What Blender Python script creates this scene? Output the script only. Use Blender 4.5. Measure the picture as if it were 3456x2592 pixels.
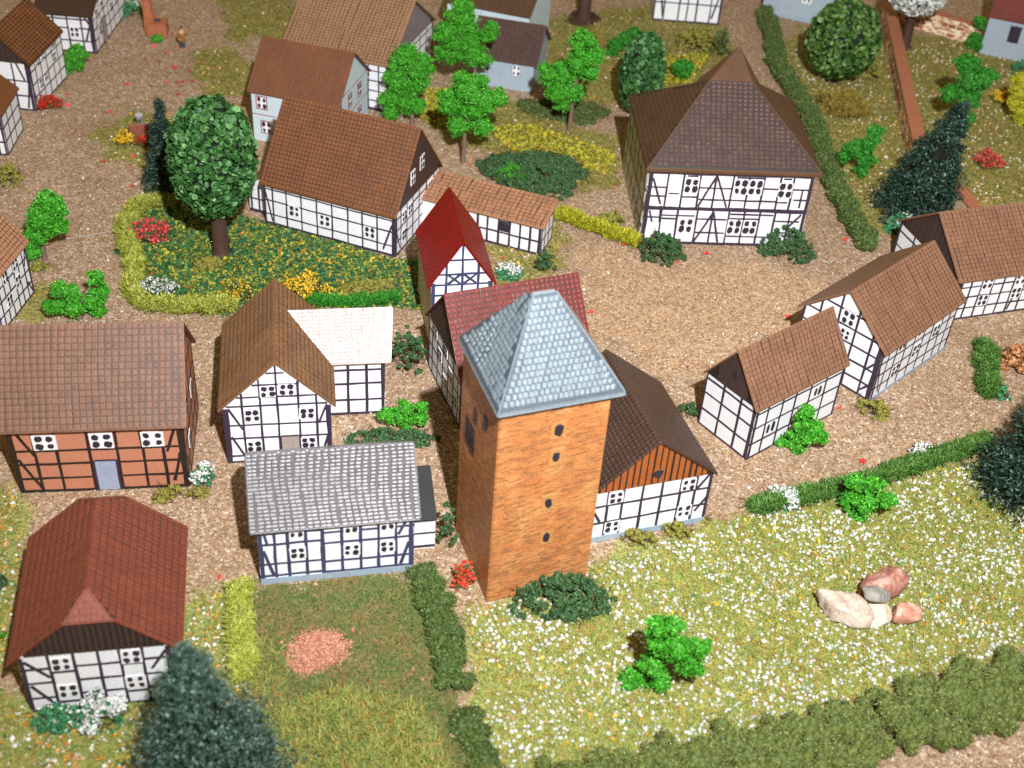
import bpy, bmesh, math, random
import numpy as np
from mathutils import Vector, Matrix

rng = np.random.default_rng(7)
random.seed(7)
scene = bpy.context.scene
for o in list(bpy.data.objects):
    bpy.data.objects.remove(o)
C = scene.collection
scene.unit_settings.scale_length = 0.01          # one unit is one centimetre of the model village

# ------------------------------------------------------------------ camera
cam_d = bpy.data.cameras.new('camera')
cam = bpy.data.objects.new('camera', cam_d)
C.objects.link(cam)
cam_d.sensor_width = 36.0
cam_d.lens = 45.05
cam_d.clip_start = 1.0
cam_d.clip_end = 2000.0
_r = Vector((0.99714, 0.04734, 0.05891)); _u = Vector((-0.07558, 0.62464, 0.77725)); _f = Vector((0.0, 0.77948, -0.62643))
m3 = Matrix((_r, _u, -_f)).transposed()
cam.matrix_world = Matrix.Translation((0, 0, 60)) @ m3.to_4x4()
cam_d.dof.use_dof = True
cam_d.dof.focus_distance = 94.0
cam_d.dof.aperture_fstop = 0.10
scene.camera = cam

# ------------------------------------------------------------------ world: dim warm room light
world = bpy.data.worlds.new('World')
scene.world = world
world.use_nodes = True
bg = world.node_tree.nodes['Background']
bg.inputs['Color'].default_value = (1.0, 0.77, 0.38, 1)
bg.inputs['Strength'].default_value = 0.27

# ------------------------------------------------------------------ camera flash, just beside the lens
fl = bpy.data.lights.new('flash', 'SPOT')
fl.energy = 12.4e5
fl.color = (0.96, 0.975, 1.0)
fl.shadow_soft_size = 1.3
fl.spot_size = math.radians(100)
fl.spot_blend = 1.0
flash = bpy.data.objects.new('flash', fl)
C.objects.link(flash)
flash.location = (13.5, -5.0, 90.0)
aim = Vector((2.0, 150.0, 0.0)) - flash.location
flash.rotation_euler = aim.to_track_quat('-Z', 'Y').to_euler()

scene.view_settings.view_transform = 'Standard'
scene.view_settings.look = 'None'
scene.view_settings.exposure = 0.08
scene.view_settings.gamma = 1.0
scene.cycles.max_bounces = 6
scene.cycles.use_denoising = False

# ------------------------------------------------------------------ helpers
def S(r, g, b):
    f = lambda c: ((c / 255 + 0.055) / 1.055) ** 2.4 if c > 10 else c / 255 / 12.92
    return (f(r), f(g), f(b))

def link(o, parent=None):
    C.objects.link(o)
    if parent is not None:
        o.parent = parent
    return o

def tag(o, label, cat, group=None, kind=None):
    o['label'] = label
    o['category'] = cat
    if group: o['group'] = group
    if kind: o['kind'] = kind
    return o

def thing(name, label, cat, loc=(0, 0, 0), rz=0.0, group=None):
    o = bpy.data.objects.new(name, None)
    o.empty_display_size = 0.5
    o.location = loc
    o.rotation_euler = (0, 0, rz)
    link(o)
    return tag(o, label, cat, group)

def mesh(name, V, F, mats=None, smooth=False):
    me = bpy.data.meshes.new(name)
    me.from_pydata([tuple(v) for v in V], [], [tuple(f) for f in F])
    for m in (mats or []):
        me.materials.append(m)
    if smooth:
        me.polygons.foreach_set('use_smooth', [True] * len(me.polygons))
    me.update()
    return me

def mesh_np(name, V, F, mats, shade=None, mi=None, smooth=False):
    """V (n,3); F (m,k) of one face size k; shade per vertex."""
    V = np.asarray(V, np.float32); F = np.asarray(F, np.int32)
    me = bpy.data.meshes.new(name)
    me.vertices.add(len(V)); me.vertices.foreach_set('co', V.ravel())
    k = F.shape[1]
    me.loops.add(F.size); me.loops.foreach_set('vertex_index', F.ravel())
    me.polygons.add(len(F))
    me.polygons.foreach_set('loop_start', np.arange(0, F.size, k, dtype=np.int32))
    me.polygons.foreach_set('loop_total', np.full(len(F), k, np.int32))
    for m in mats: me.materials.append(m)
    if mi is not None: me.polygons.foreach_set('material_index', np.asarray(mi, np.int32))
    if smooth: me.polygons.foreach_set('use_smooth', np.ones(len(F), bool))
    me.update(calc_edges=True)
    if shade is not None:
        a = me.attributes.new('shade', 'FLOAT', 'POINT')
        a.data.foreach_set('value', np.asarray(shade, np.float32))
    return me

def obj(name, me, parent=None):
    return link(bpy.data.objects.new(name, me), parent)

def box_vf(x0, y0, z0, x1, y1, z1):
    V = [(x0,y0,z0),(x1,y0,z0),(x1,y1,z0),(x0,y1,z0),(x0,y0,z1),(x1,y0,z1),(x1,y1,z1),(x0,y1,z1)]
    F = [(0,3,2,1),(4,5,6,7),(0,1,5,4),(1,2,6,5),(2,3,7,6),(3,0,4,7)]
    return V, F

def bevel_me(me, off, seg=2):
    bm = bmesh.new(); bm.from_mesh(me)
    bmesh.ops.recalc_face_normals(bm, faces=bm.faces)
    bmesh.ops.bevel(bm, geom=list(bm.edges), offset=off, segments=seg, affect='EDGES', clamp_overlap=True)
    bm.to_mesh(me); bm.free()
    return me

def pseudo(i):
    return (math.sin(i * 12.9898 + 4.1) * 43758.5453) % 1.0

# ------------------------------------------------------------------ materials
def new_mat(name):
    m = bpy.data.materials.new(name); m.use_nodes = True
    return m, m.node_tree, m.node_tree.nodes['Principled BSDF']

def nd(nt, kind, **kw):
    n = nt.nodes.new(kind)
    for k, v in kw.items():
        if k.startswith('i_'): n.inputs[k[2:]].default_value = v
        else: setattr(n, k, v)
    return n

def ramp(nt, fac, stops):
    r = nt.nodes.new('ShaderNodeValToRGB')
    e = r.color_ramp.elements
    while len(e) < len(stops): e.new(0.5)
    for el, (p, c) in zip(e, stops):
        el.position = p; el.color = (*c, 1)
    nt.links.new(fac, r.inputs['Fac'])
    return r.outputs['Color']

def mixc(nt, fac, a, b, mode='MIX'):
    n = nt.nodes.new('ShaderNodeMix'); n.data_type = 'RGBA'; n.blend_type = mode
    if isinstance(fac, (int, float)): n.inputs[0].default_value = fac
    else: nt.links.new(fac, n.inputs[0])
    for v, i in ((a, 6), (b, 7)):
        if isinstance(v, tuple): n.inputs[i].default_value = (*v, 1)
        else: nt.links.new(v, n.inputs[i])
    return n.outputs[2]

def noise(nt, scale, detail=3, rough=0.6, vec=None, dist=0.0):
    n = nd(nt, 'ShaderNodeTexNoise', i_Scale=scale, i_Detail=detail, i_Roughness=rough, i_Distortion=dist)
    if vec is not None: nt.links.new(vec, n.inputs['Vector'])
    return n.outputs['Fac']

def pos(nt):
    return nt.nodes.new('ShaderNodeNewGeometry').outputs['Position']

def objco(nt):
    return nt.nodes.new('ShaderNodeTexCoord').outputs['Object']

def scaled(nt, vec, s):
    n = nt.nodes.new('ShaderNodeMapping'); n.inputs['Scale'].default_value = s
    nt.links.new(vec, n.inputs['Vector']); return n.outputs['Vector']

def bump(nt, b, h, strength, dist=0.05):
    n = nd(nt, 'ShaderNodeBump', i_Strength=strength, i_Distance=dist)
    nt.links.new(h, n.inputs['Height']); nt.links.new(n.outputs['Normal'], b.inputs['Normal'])

def paint(name, col, var=0.18, rough=0.5, spec=0.5, grain=7.0, bmp=0.25, dirt=None):
    """brushed craft paint: soft blotches, fine brush grain and specks."""
    m, nt, b = new_mat(name)
    p = objco(nt)
    a = noise(nt, 0.9, 4, 0.65, p)
    c = ramp(nt, a, [(0.3, tuple(x * (1 - var) for x in col)), (0.7, tuple(min(1, x * (1 + var)) for x in col))])
    g = noise(nt, grain, 3, 0.7, p)
    c = mixc(nt, 0.35, c, ramp(nt, g, [(0.35, tuple(x * 0.7 for x in col)), (0.62, tuple(min(1, x * 1.3) for x in col))]))
    if dirt:
        s = noise(nt, 2.2, 5, 0.75, p)
        c = mixc(nt, ramp(nt, s, [(0.60, (0, 0, 0)), (0.78, (0.6, 0.6, 0.6))]), c, dirt)
    nt.links.new(c, b.inputs['Base Color'])
    b.inputs['Roughness'].default_value = rough
    b.inputs['Specular IOR Level'].default_value = spec
    bump(nt, b, noise(nt, grain * 1.6, 4, 0.7, p), bmp, 0.05)
    return m

WHITE = paint('white_wall_paint', (0.78, 0.79, 0.82), 0.07, 0.55, 0.4, 9, 0.35, (0.56, 0.53, 0.50))
WHITEB = paint('cool_white_wall_paint', (0.68, 0.71, 0.76), 0.06, 0.55, 0.4, 9, 0.25, (0.55, 0.56, 0.6))
CREAM = paint('window_white_paint', (0.80, 0.80, 0.82), 0.04, 0.5, 0.4)
INK = paint('dark_ink_line', S(58, 46, 62), 0.3, 0.55, 0.3, 12, 0.2)
INKB = paint('blue_black_ink_line', S(62, 64, 92), 0.3, 0.5, 0.3, 12, 0.2)
PANE = paint('dark_window_paint', S(48, 40, 52), 0.3, 0.45, 0.4, 12, 0.2)
GREYDOOR = paint('grey_door_paint', S(150, 160, 182), 0.1, 0.5)
TAUPE = paint('taupe_door_paint', S(160, 147, 138), 0.1, 0.5)
PLINTH = paint('blue_grey_plinth_paint', S(150, 166, 180), 0.1, 0.5)
TERRA = paint('terracotta_wall_paint', S(184, 122, 96), 0.1, 0.5, 0.4, 8, 0.2)
TERRAD = paint('dark_terracotta_wall_paint', S(120, 74, 56), 0.1, 0.55)
PALEBLUE = paint('pale_blue_grey_wall_paint', S(192, 208, 216), 0.06, 0.5, 0.4)
BLUEGREY = paint('blue_grey_wall_paint', S(158, 172, 184), 0.06, 0.5, 0.4)
SHADEWALL = paint('shade_tinted_white_wall_paint', S(196, 190, 160), 0.15, 0.7, 0.3, 5, 0.4)  # white wall paint with the dim yellowish room shade mixed into its colour
BOARD = paint('dark_brown_board_paint', S(62, 44, 40), 0.2, 0.6)
BOARDG = paint('grey_brown_board_paint', S(128, 116, 116), 0.12, 0.6)
BOARDO = paint('orange_brown_board_paint', S(158, 84, 40), 0.15, 0.5)
REDLINE = paint('dull_red_line_paint', S(150, 92, 92), 0.15, 0.6)
BLACK = paint('black_roof_paint', S(30, 30, 32), 0.3, 0.5, 0.5, 14, 0.4)

def roofmat(name, col, rough=0.45, var=0.18, spec=0.28, bmp=0.35, coat=0.0, crough=.3):
    m, nt, b = new_mat(name)
    b.inputs['Coat Weight'].default_value = coat; b.inputs['Coat Roughness'].default_value = crough; b.inputs['Coat IOR'].default_value = 1.6
    p = pos(nt)
    a = noise(nt, 0.55, 4, 0.6, p)
    c = ramp(nt, a, [(0.3, tuple(x * (1 - var) for x in col)), (0.7, tuple(x * (1 + var) for x in col))])
    g = noise(nt, 6.0, 3, 0.75, p)
    c = mixc(nt, 0.3, c, ramp(nt, g, [(0.38, tuple(x * 0.6 for x in col)), (0.65, tuple(min(1, x * 1.4) for x in col))]))
    oi = nt.nodes.new('ShaderNodeObjectInfo')
    v = nd(nt, 'ShaderNodeMapRange'); v.inputs['To Min'].default_value = 0.91; v.inputs['To Max'].default_value = 1.08
    nt.links.new(oi.outputs['Random'], v.inputs['Value'])
    h = nt.nodes.new('ShaderNodeHueSaturation'); nt.links.new(c, h.inputs['Color']); nt.links.new(v.outputs['Result'], h.inputs['Value'])
    nt.links.new(h.outputs['Color'], b.inputs['Base Color'])
    b.inputs['Roughness'].default_value = rough
    b.inputs['Specular IOR Level'].default_value = spec
    bump(nt, b, noise(nt, 5.0, 4, 0.7, p), bmp, 0.05)
    return m

# ------------------------------------------------------------------ half-timbered house kit
BLOBS = []
def blob_meshes():
    for k in range(7):
        n = 12; V = []; F = []
        ph = pseudo(k) * 6
        for j in range(n):
            a = 2 * math.pi * j / n
            ca, sa = abs(math.cos(a)), abs(math.sin(a)); r = 0.5 / (ca ** 2.5 + sa ** 2.5) ** (1 / 2.5) * (0.84 + 0.3 * pseudo(k * 31 + j))
            V.append((r * math.cos(a) * 0.96, 0.0, r * math.sin(a)))
        V += [(x * 0.9, -1.0, z * 0.9) for x, _, z in V]
        for j in range(n):
            j2 = (j + 1) % n
            F.append((j, j2, n + j2, n + j))
        F.append(tuple(range(n, 2 * n)))
        BLOBS.append(mesh('pane_%d' % k, V, F, [PANE]))
blob_meshes()
TILES = {}
def tile_mesh(mat):
    if mat.name not in TILES:
        t = 0.82
        V = [(-.5,-.5,0),(.5,-.5,0),(.5,.5,0),(-.5,.5,0)]
        V += [(-.47,-.46,.7),(.47,-.46,.7),(.47,.46,.55),(-.47,.46,.55), (-.34,-.3,1),(.34,-.3,1),(.34,.3,.85),(-.34,.3,.85)]
        F = []
        for a, b2 in ((0, 4), (4, 8)):
            for j in range(4):
                j2 = (j + 1) % 4
                F.append((a + j, a + j2, b2 + j2, b2 + j))
        F.append((8, 9, 10, 11))
        TILES[mat.name] = mesh('tile', V, F, [mat])
    return TILES[mat.name]

class House:
    T = 0.2
    def __init__(s, name, label, cat, x, y, th, w, d, hw, hr, axis, oe=.3, og=.25, ro=0.0, wall=None, roof=None, ink=None,
                 group=None, hip=0.0, hipz=None, custom=False, hid=0, timber=None):
        s.w, s.d, s.hw, s.hr, s.axis, s.oe, s.og, s.hip, s.hipz = w, d, hw, hr, axis, oe, og, hip, hipz
        s.m = (d if axis == 'x' else w) / 2 + ro
        s.span = d if axis == 'x' else w
        s.run = w if axis == 'x' else d
        s.root = thing(name, label, cat, (x, y, 0), th, group)
        s.roofmat = roof; s.inkmat = ink or INK; s.timber_mat = timber or INK
        s.n = hid * 1000
        s.ntile = 0
        s.wall_mat = wall
        if not custom:
            s.build_wall(); s.build_roof()

    def zroof(s, q):
        """top surface of the roof over cross-section coordinate q."""
        if q <= s.m: return s.hw + (s.hr - s.hw) * q / s.m
        return s.hw + (s.hr - s.hw) * (s.span - q) / (s.span - s.m)

    def P(s, a, q, z):
        """a along the ridge, q across it."""
        return (a, q, z) if s.axis == 'x' else (q, a, z)

    def build_wall(s):
        t = s.T + .03
        ze = s.hw - t
        V = []; zr = s.hr - t
        cut = None
        for a in (0.0, s.run):
            if s.hip and s.hipz:
                k = (s.hr - s.hipz) / (s.hr - s.hw)
                V += [s.P(a, 0, 0), s.P(a, s.span, 0), s.P(a, s.span, ze), s.P(a, s.m + (s.span - s.m) * k, s.hipz - t), s.P(a, s.m - s.m * k, s.hipz - t), s.P(a, 0, ze)]
            else:
                V += [s.P(a, 0, 0), s.P(a, s.span, 0), s.P(a, s.span, ze), s.P(a, s.m, zr), s.P(a, 0, ze)]
        n = len(V) // 2
        F = [tuple(range(n)), tuple(range(2 * n - 1, n - 1, -1))]
        for j in range(n):
            j2 = (j + 1) % n
            F.append((j, n + j, n + j2, j2))
        me = mesh('wall', V, F, [s.wall_mat])
        bm = bmesh.new(); bm.from_mesh(me); bmesh.ops.recalc_face_normals(bm, faces=bm.faces); bm.to_mesh(me); bm.free()
        s.wall = obj('wall', me, s.root)

    def build_roof(s):
        t = s.T
        k0 = (s.hr - s.hw) / s.m; k1 = (s.hr - s.hw) / (s.span - s.m)
        zf = s.hw - s.oe * k0; zb = s.hw - s.oe * k1
        prof = [(-s.oe, zf), (s.m, s.hr), (s.span + s.oe, zb)]
        low = [(-s.oe + .03, zf - t), (s.m, s.hr - t), (s.span + s.oe - .03, zb - t)]
        a0, a1 = -s.og, s.run + s.og
        if s.hip and s.hipz:
            kk = (s.hr - s.hipz) / (s.hr - s.hw)
            ql, qr = s.m - s.m * kk, s.m + (s.span - s.m) * kk
            V = []
            for dz in (0, -t):
                V += [s.P(a0, -s.oe, zf + dz), s.P(a1, -s.oe, zf + dz), s.P(a0, s.span + s.oe, zb + dz), s.P(a1, s.span + s.oe, zb + dz),
                      s.P(a0 + s.hip, s.m, s.hr + dz), s.P(a1 - s.hip, s.m, s.hr + dz),
                      s.P(a0, ql, s.hipz + dz), s.P(a0, qr, s.hipz + dz), s.P(a1, ql, s.hipz + dz), s.P(a1, qr, s.hipz + dz)]
            top = [(0, 1, 8, 5, 4, 6), (2, 7, 4, 5, 9, 3), (6, 4, 7), (8, 9, 5)]
            F = list(top) + [tuple(i + 10 for i in f[::-1]) for f in top]
            ring = [0, 1, 8, 9, 3, 2, 7, 6]
            for j in range(len(ring)):
                a, b2 = ring[j], ring[(j + 1) % len(ring)]
                F.append((a, b2, b2 + 10, a + 10))
        else:
            V = [s.P(a0, *p) for p in prof + low[::-1]] + [s.P(a1, *p) for p in prof + low[::-1]]
            F = [(0, 1, 4, 5), (1, 2, 3, 4), (6, 7, 10, 11), (7, 8, 9, 10)]
            for j in range(6):
                j2 = (j + 1) % 6
                F.append((j, j2, 6 + j2, 6 + j))
        me = mesh('roof', V, F, [s.roofmat, s.inkmat])
        bevel_me(me, 0.06, 2)
        s.roof = obj('roof', me, s.root)

    def slopes(s):
        k0 = (s.hr - s.hw) / s.m; k1 = (s.hr - s.hw) / (s.span - s.m)
        zf = s.hw - s.oe * k0; zb = s.hw - s.oe * k1
        a0, a1 = -s.og, s.run + s.og
        A = [Vector(s.P(a0, -s.oe, zf)), Vector(s.P(a1, -s.oe, zf)), Vector(s.P(a0, s.m, s.hr))]
        B = [Vector(s.P(a0, s.span + s.oe, zb)), Vector(s.P(a1, s.span + s.oe, zb)), Vector(s.P(a0, s.m, s.hr))]
        return A, B

    def tiles(s, which, nc, nr, gu=.14, gv=.12, th=.05, lim=300, wob=.25, margin=.012, poly=None, mat=None, tri=None, gramp=0.0, bedded=True, skew=0.0):
        """cover a slope with single tiles over an inked bed; the ones nearest the camera are parts, the rest one mesh."""
        if tri is None:
            O, U, V = s.slopes()[which]
            U = U - O; V = V - O
        else:
            O, U, V = (Vector(q) for q in tri)
            U = U - O; V = V - O
        N = U.cross(V).normalized()
        if N.z < 0: N = -N
        Lu, Lv = U.length, V.length
        u, v = U.normalized(), (V - U * (V.dot(U) / U.dot(U)))
        Lv = v.length; v = v.normalized()
        # inked bed
        mg = margin
        if poly is None:
            shape = [(.004, .006), (.996, .006), (.996, .992), (.004, .992)]
        else: shape = poly
        cx = sum(q[0] for q in shape) / len(shape); cy = sum(q[1] for q in shape) / len(shape)
        bed = [O + u * (Lu * (a + (cx - a) * .022)) + v * (Lv * (b2 + (cy - b2) * .022)) for a, b2 in shape]
        nb = len(bed)
        bv = [q - N * .02 for q in bed] + [q + N * .006 for q in bed]
        bf = [tuple(range(nb, 2 * nb))] + [(j, (j + 1) % nb, nb + (j + 1) % nb, nb + j) for j in range(nb)]
        if bedded: obj('ink_bed', mesh('ink_bed', bv, bf, [s.inkmat]), s.roof)
        cw, rh = Lu / nc, Lv / nr
        lst = []
        for i in range(nc):
            ph = pseudo(i + s.n) * 6.28
            for j in range(nr):
                s.n += 1
                fv = (j + .5) / nr; fu = (i + .5) / nc + (skew * fv ** .85 if skew else 0)
                off = math.sin(fv * 5 + ph * .25 + i * .12) * wob * .35 + (pseudo(s.n) - .5) * wob * .25
                fu2 = fu + off / nc * (1 if 0 < i < nc - 1 else 0)
                if poly is not None:
                    ok = True
                    for (du, dv) in ((-.34, -.34), (.34, -.34), (.34, .34), (-.34, .34)):
                        if not inside(poly, fu + du / nc, fv + dv / nr): ok = False
                    if not ok: continue
                c = O + u * (Lu * fu2) + v * (Lv * fv) + N * .004
                r = (pseudo(s.n + .3) - .5) * .10
                ux = (u * math.cos(r) + v * math.sin(r)); vx = N.cross(ux) + ux * (skew * Lu / Lv * .92)
                sx = cw * (1 - gu * (1 + gramp * max(0, fu - .35)) * (.7 + .6 * pseudo(s.n + .7))); sy = rh * (1 - gv * (.5 + pseudo(s.n + .1)))
                hz = th * (.7 + .6 * pseudo(s.n + .9))
                M = Matrix((ux * sx, vx * sy, N * hz)).transposed().to_4x4(); M.translation = c
                lst.append(M)
        tm = tile_mesh(mat or s.roofmat)
        W = Matrix.Translation(s.root.location) @ s.root.rotation_euler.to_matrix().to_4x4()
        cp = Vector((0, 0, 60))
        lst.sort(key=lambda M: ((W @ M.translation) - cp).length)
        k = max(0, min(lim - s.ntile, len(lst)))
        for M in lst[:k]:
            o = bpy.data.objects.new('tile', tm); o.matrix_local = M; o.parent = s.roof; C.objects.link(o)
        s.ntile += k
        rest = lst[k:]
        if rest:
            bvs = np.array([v.co for v in tm.vertices]); fs = np.array([p.vertices[:] for p in tm.polygons])
            VV = np.concatenate([bvs @ np.array(M.to_3x3()).T + np.array(M.translation) for M in rest])
            FF = np.concatenate([fs + i * len(bvs) for i in range(len(rest))])
            o = obj('tile_field', mesh_np('tile_field', VV, FF, [mat or s.roofmat]), s.roof)
            o['kind'] = 'stuff'

    # ---- faces
    def face(s, f):
        if f == 'F': return Vector((0, 0, 0)), Vector((1, 0, 0)), Vector((0, -1, 0)), s.w, (s.axis == 'y')
        if f == 'R': return Vector((s.w, 0, 0)), Vector((0, 1, 0)), Vector((1, 0, 0)), s.d, (s.axis == 'x')
        if f == 'L': return Vector((0, s.d, 0)), Vector((0, -1, 0)), Vector((-1, 0, 0)), s.d, (s.axis == 'x')

    def zlim(s, f, u):
        O, U, N, L, gable = s.face(f)
        t = s.T + .06
        if not gable: return s.hw - t
        q = u if f != 'L' else L - u
        z = s.zroof(min(max(q, 0), s.span)) - t
        if s.hipz: z = min(z, s.hipz - t)
        return z

    def strip(s, f, u0, z0, u1, z1, wd, name='timber', mat=None, prd=None):
        O, U, N, L, g = s.face(f)
        s.n += 1
        ln = math.hypot(u1 - u0, z1 - z0)
        if ln < .12: return
        n = max(1, int(ln / 1.1))
        dx, dz = (u1 - u0) / ln, (z1 - z0) / ln
        px, pz = -dz, dx
        pr = prd if prd is not None else .014 + .014 * pseudo(s.n) + (.006 if abs(dx) > abs(dz) else 0)
        V = []
        for i in range(n + 1):
            k = i / n
            j = (pseudo(s.n * 7 + i) - .5) * .05 * (0 < i < n)
            w2 = wd * .5 * (.8 + .4 * pseudo(s.n * 3 + i))
            cu, cz = u0 + (u1 - u0) * k + px * j, z0 + (z1 - z0) * k + pz * j
            for sg in (-1, 1):
                uu, zz = cu + px * w2 * sg, max(.01, cz + pz * w2 * sg)
                uu = min(max(uu, 0.0), L)
                for dn in (-.02, pr):
                    V.append(O + U * uu + Vector((0, 0, zz)) + N * dn)
        F = []
        for i in range(n):
            a = i * 4; b2 = a + 4
            F += [(a + 1, b2 + 1, b2 + 3, a + 3), (a, b2, b2 + 1, a + 1), (a + 2, a + 3, b2 + 3, b2 + 2)]
        F += [(0, 1, 3, 2), (n * 4, n * 4 + 2, n * 4 + 3, n * 4 + 1)]
        return obj(name, mesh(name, V, F, [mat or s.timber_mat]), s.root)

    def frame(s, f, V=(), H=(), D=(), wd=.12, post=(.28, .28), sill=.16, top=0, zc=None, mat=None):
        """V u-fractions (or (u,v0,v1)); H v-fractions of the wall height (or (v,u0,u1)); D diagonals."""
        O, U, N, L, g = s.face(f)
        h = s.hw; wd *= 1.18
        for i, pw in enumerate(post):
            if pw:
                u = pw / 2 if i == 0 else L - pw / 2
                s.strip(f, u, 0.01, u, (s.hw - s.T - .06), pw, 'corner_post', mat, prd=.034)
        if sill: s.strip(f, 0, sill / 2, L, sill / 2, sill, 'sill_beam', mat, prd=.037)
        if top: s.strip(f, 0, s.hw - s.T - .06 - top / 2, L, s.hw - s.T - .06 - top / 2, top, 'top_beam', mat, prd=.036)
        for v in V:
            u, a, b2 = v if isinstance(v, tuple) else (v, 0, 9)
            z1 = min(b2 * h, s.zlim(f, u * L) if zc is None else min(zc, s.zlim(f, u * L)))
            s.strip(f, u * L, max(a * h, .05), u * L, z1, wd, 'timber', mat)
        for v in H:
            z, a, b2 = v if isinstance(v, tuple) else (v, 0, 1)
            zz = z * h
            us = [k / 60 for k in range(61) if a <= k / 60 <= b2 and s.zlim(f, k / 60 * L) > zz]
            if len(us) > 1: s.strip(f, us[0] * L, zz, us[-1] * L, zz, wd * .85, 'timber', mat)
        for (a, b2, c, d2) in D:
            s.strip(f, a * L, b2 * h, c * L, d2 * h, wd * 1.05, 'brace', mat)

    def window(s, f, u, v, w=1.0, h=1.0, cols=2, rows=2, pad=None, frame=None, pane=None, ps=.72, out=0.0):
        ps = min(1.0, ps * 1.12)
        O, U, N, L, g = s.face(f)
        z = v * s.hw
        z = min(z, s.zlim(f, u * L) - h * .35)
        M = Matrix((U, -N, Vector((0, 0, 1)))).transposed().to_4x4()
        M.translation = O + U * (u * L) + Vector((0, 0, z)) + N * out
        s.n += 1
        w *= 1.08; h *= 1.08
        Vv, Ff = box_vf(-w / 2, -.042, -h / 2, w / 2, .01, h / 2)
        Vv = [(x + (pseudo(s.n + k) - .5) * .06, y, zz + (pseudo(s.n + k + 9) - .5) * .06) for k, (x, y, zz) in enumerate(Vv)]
        o = obj('window', mesh('window', Vv, Ff, [pad or CREAM]), s.root)
        o.matrix_local = M
        if frame:
            for (a, b2, c, d2) in ((-w/2, -h/2, w/2, -h/2), (-w/2, h/2, w/2, h/2), (-w/2, -h/2, -w/2, h/2), (w/2, -h/2, w/2, h/2)):
                e = .05
                fv, ff = box_vf(min(a, c) - e, -.055, min(b2, d2) - e, max(a, c) + e, .012, max(b2, d2) + e)
                obj('window_frame', mesh('window_frame', fv, ff, [frame]), o)
        for i in range(cols):
            for j in range(rows):
                s.n += 1
                p = obj('pane', BLOBS[s.n % len(BLOBS)], o)
                p.location = ((i + .5) / cols * w - w / 2 + (pseudo(s.n) - .5) * .05, -.04, (j + .5) / rows * h - h / 2 + (pseudo(s.n + .5) - .5) * .05)
                k = ps * (.85 + .3 * pseudo(s.n + .2))
                p.scale = (w / cols * k, .03, h / rows * min(.95, k * 1.12) * (.95 + .15 * pseudo(s.n + .6)))
        return o

    def door(s, f, u, w, h, mat, z0=.02, label=None):
        O, U, N, L, g = s.face(f)
        Vv, Ff = box_vf(-w / 2, -.05, 0, w / 2, .01, h)
        me = bevel_me(mesh('door', Vv, Ff, [mat]), .03, 1)
        o = obj('door', me, s.root)
        M = Matrix((U, -N, Vector((0, 0, 1)))).transposed().to_4x4(); M.translation = O + U * (u * L) + Vector((0, 0, z0))
        o.matrix_local = M
        if label: o['label'] = label
        s.strip(f, u * L - w / 2 - .04, z0, u * L - w / 2 - .04, z0 + h, .12, 'door_jamb', prd=.06)
        s.strip(f, u * L + w / 2 + .04, z0, u * L + w / 2 + .04, z0 + h, .12, 'door_jamb', prd=.06)
        s.strip(f, u * L - w / 2, z0 + h, u * L + w / 2, z0 + h, .09, 'lintel', prd=.063)
        return o

    def boards(s, f, mat, z0=None, n=14, line=None, lw=.06, gap=True):
        """gable triangle clad with upright boards, each its own piece."""
        O, U, N, L, g = s.face(f)
        z0 = z0 if z0 is not None else s.hw - s.T
        us = np.linspace(0, L, n + 1)
        # dark backing
        out = [(0, z0)]
        pts = [(0.0, s.zlim(f, 0.0)), (L, s.zlim(f, L))]
        top = [(k / 24 * L, s.zlim(f, k / 24 * L) + .02) for k in range(25)]
        top = [(a, b2) for a, b2 in top if b2 > z0 + .02]
        if len(top) < 2: return
        loop = [(top[0][0], z0)] + top + [(top[-1][0], z0)]
        k = len(loop)
        V = [O + U * a + Vector((0, 0, b2)) - N * .02 for a, b2 in loop] + [O + U * a + Vector((0, 0, b2)) + N * .03 for a, b2 in loop]
        F = [tuple(range(k, 2 * k))] + [(j, (j + 1) % k, k + (j + 1) % k, k + j) for j in range(k)]
        obj('gable_cladding', mesh('gable_cladding', V, F, [line or INK]), s.root)
        for i in range(n):
            a, b2 = us[i] + lw * (.3 + .5 * pseudo(i + s.n)), us[i + 1] - lw * (.3 + .5 * pseudo(i + s.n + .4))
            za, zb = s.zlim(f, a), s.zlim(f, b2)
            zm = s.zlim(f, (a + b2) / 2)
            if min(za, zb) < z0 + .12: continue
            loop = [(a, z0 + .02), (b2, z0 + .02), (b2, zb), ((a + b2) / 2, zm), (a, za)]
            V = [O + U * p + Vector((0, 0, q)) + N * .01 for p, q in loop] + [O + U * p + Vector((0, 0, q)) + N * .055 for p, q in loop]
            F = [tuple(range(5, 10))] + [(j, (j + 1) % 5, 5 + (j + 1) % 5, 5 + j) for j in range(5)]
            obj('plank', mesh('plank', V, F, [mat]), s.root)

    def plinth(s, f, h, mat):
        O, U, N, L, g = s.face(f)
        V = []
        for dn in (-.02, .055):
            V += [O + N * dn, O + U * L + N * dn, O + U * L + N * dn + Vector((0, 0, h)), O + N * dn + Vector((0, 0, h))]
        F = [(4, 5, 6, 7), (0, 1, 5, 4), (1, 2, 6, 5), (2, 3, 7, 6), (3, 0, 4, 7)]
        obj('plinth', mesh('plinth', V, F, [mat]), s.root)

def inside(poly, x, y):
    c = False
    n = len(poly)
    for i in range(n):
        x1, y1 = poly[i]; x2, y2 = poly[(i + 1) % n]
        if (y1 > y) != (y2 > y) and x < (x2 - x1) * (y - y1) / (y2 - y1) + x1: c = not c
    return c

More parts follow.
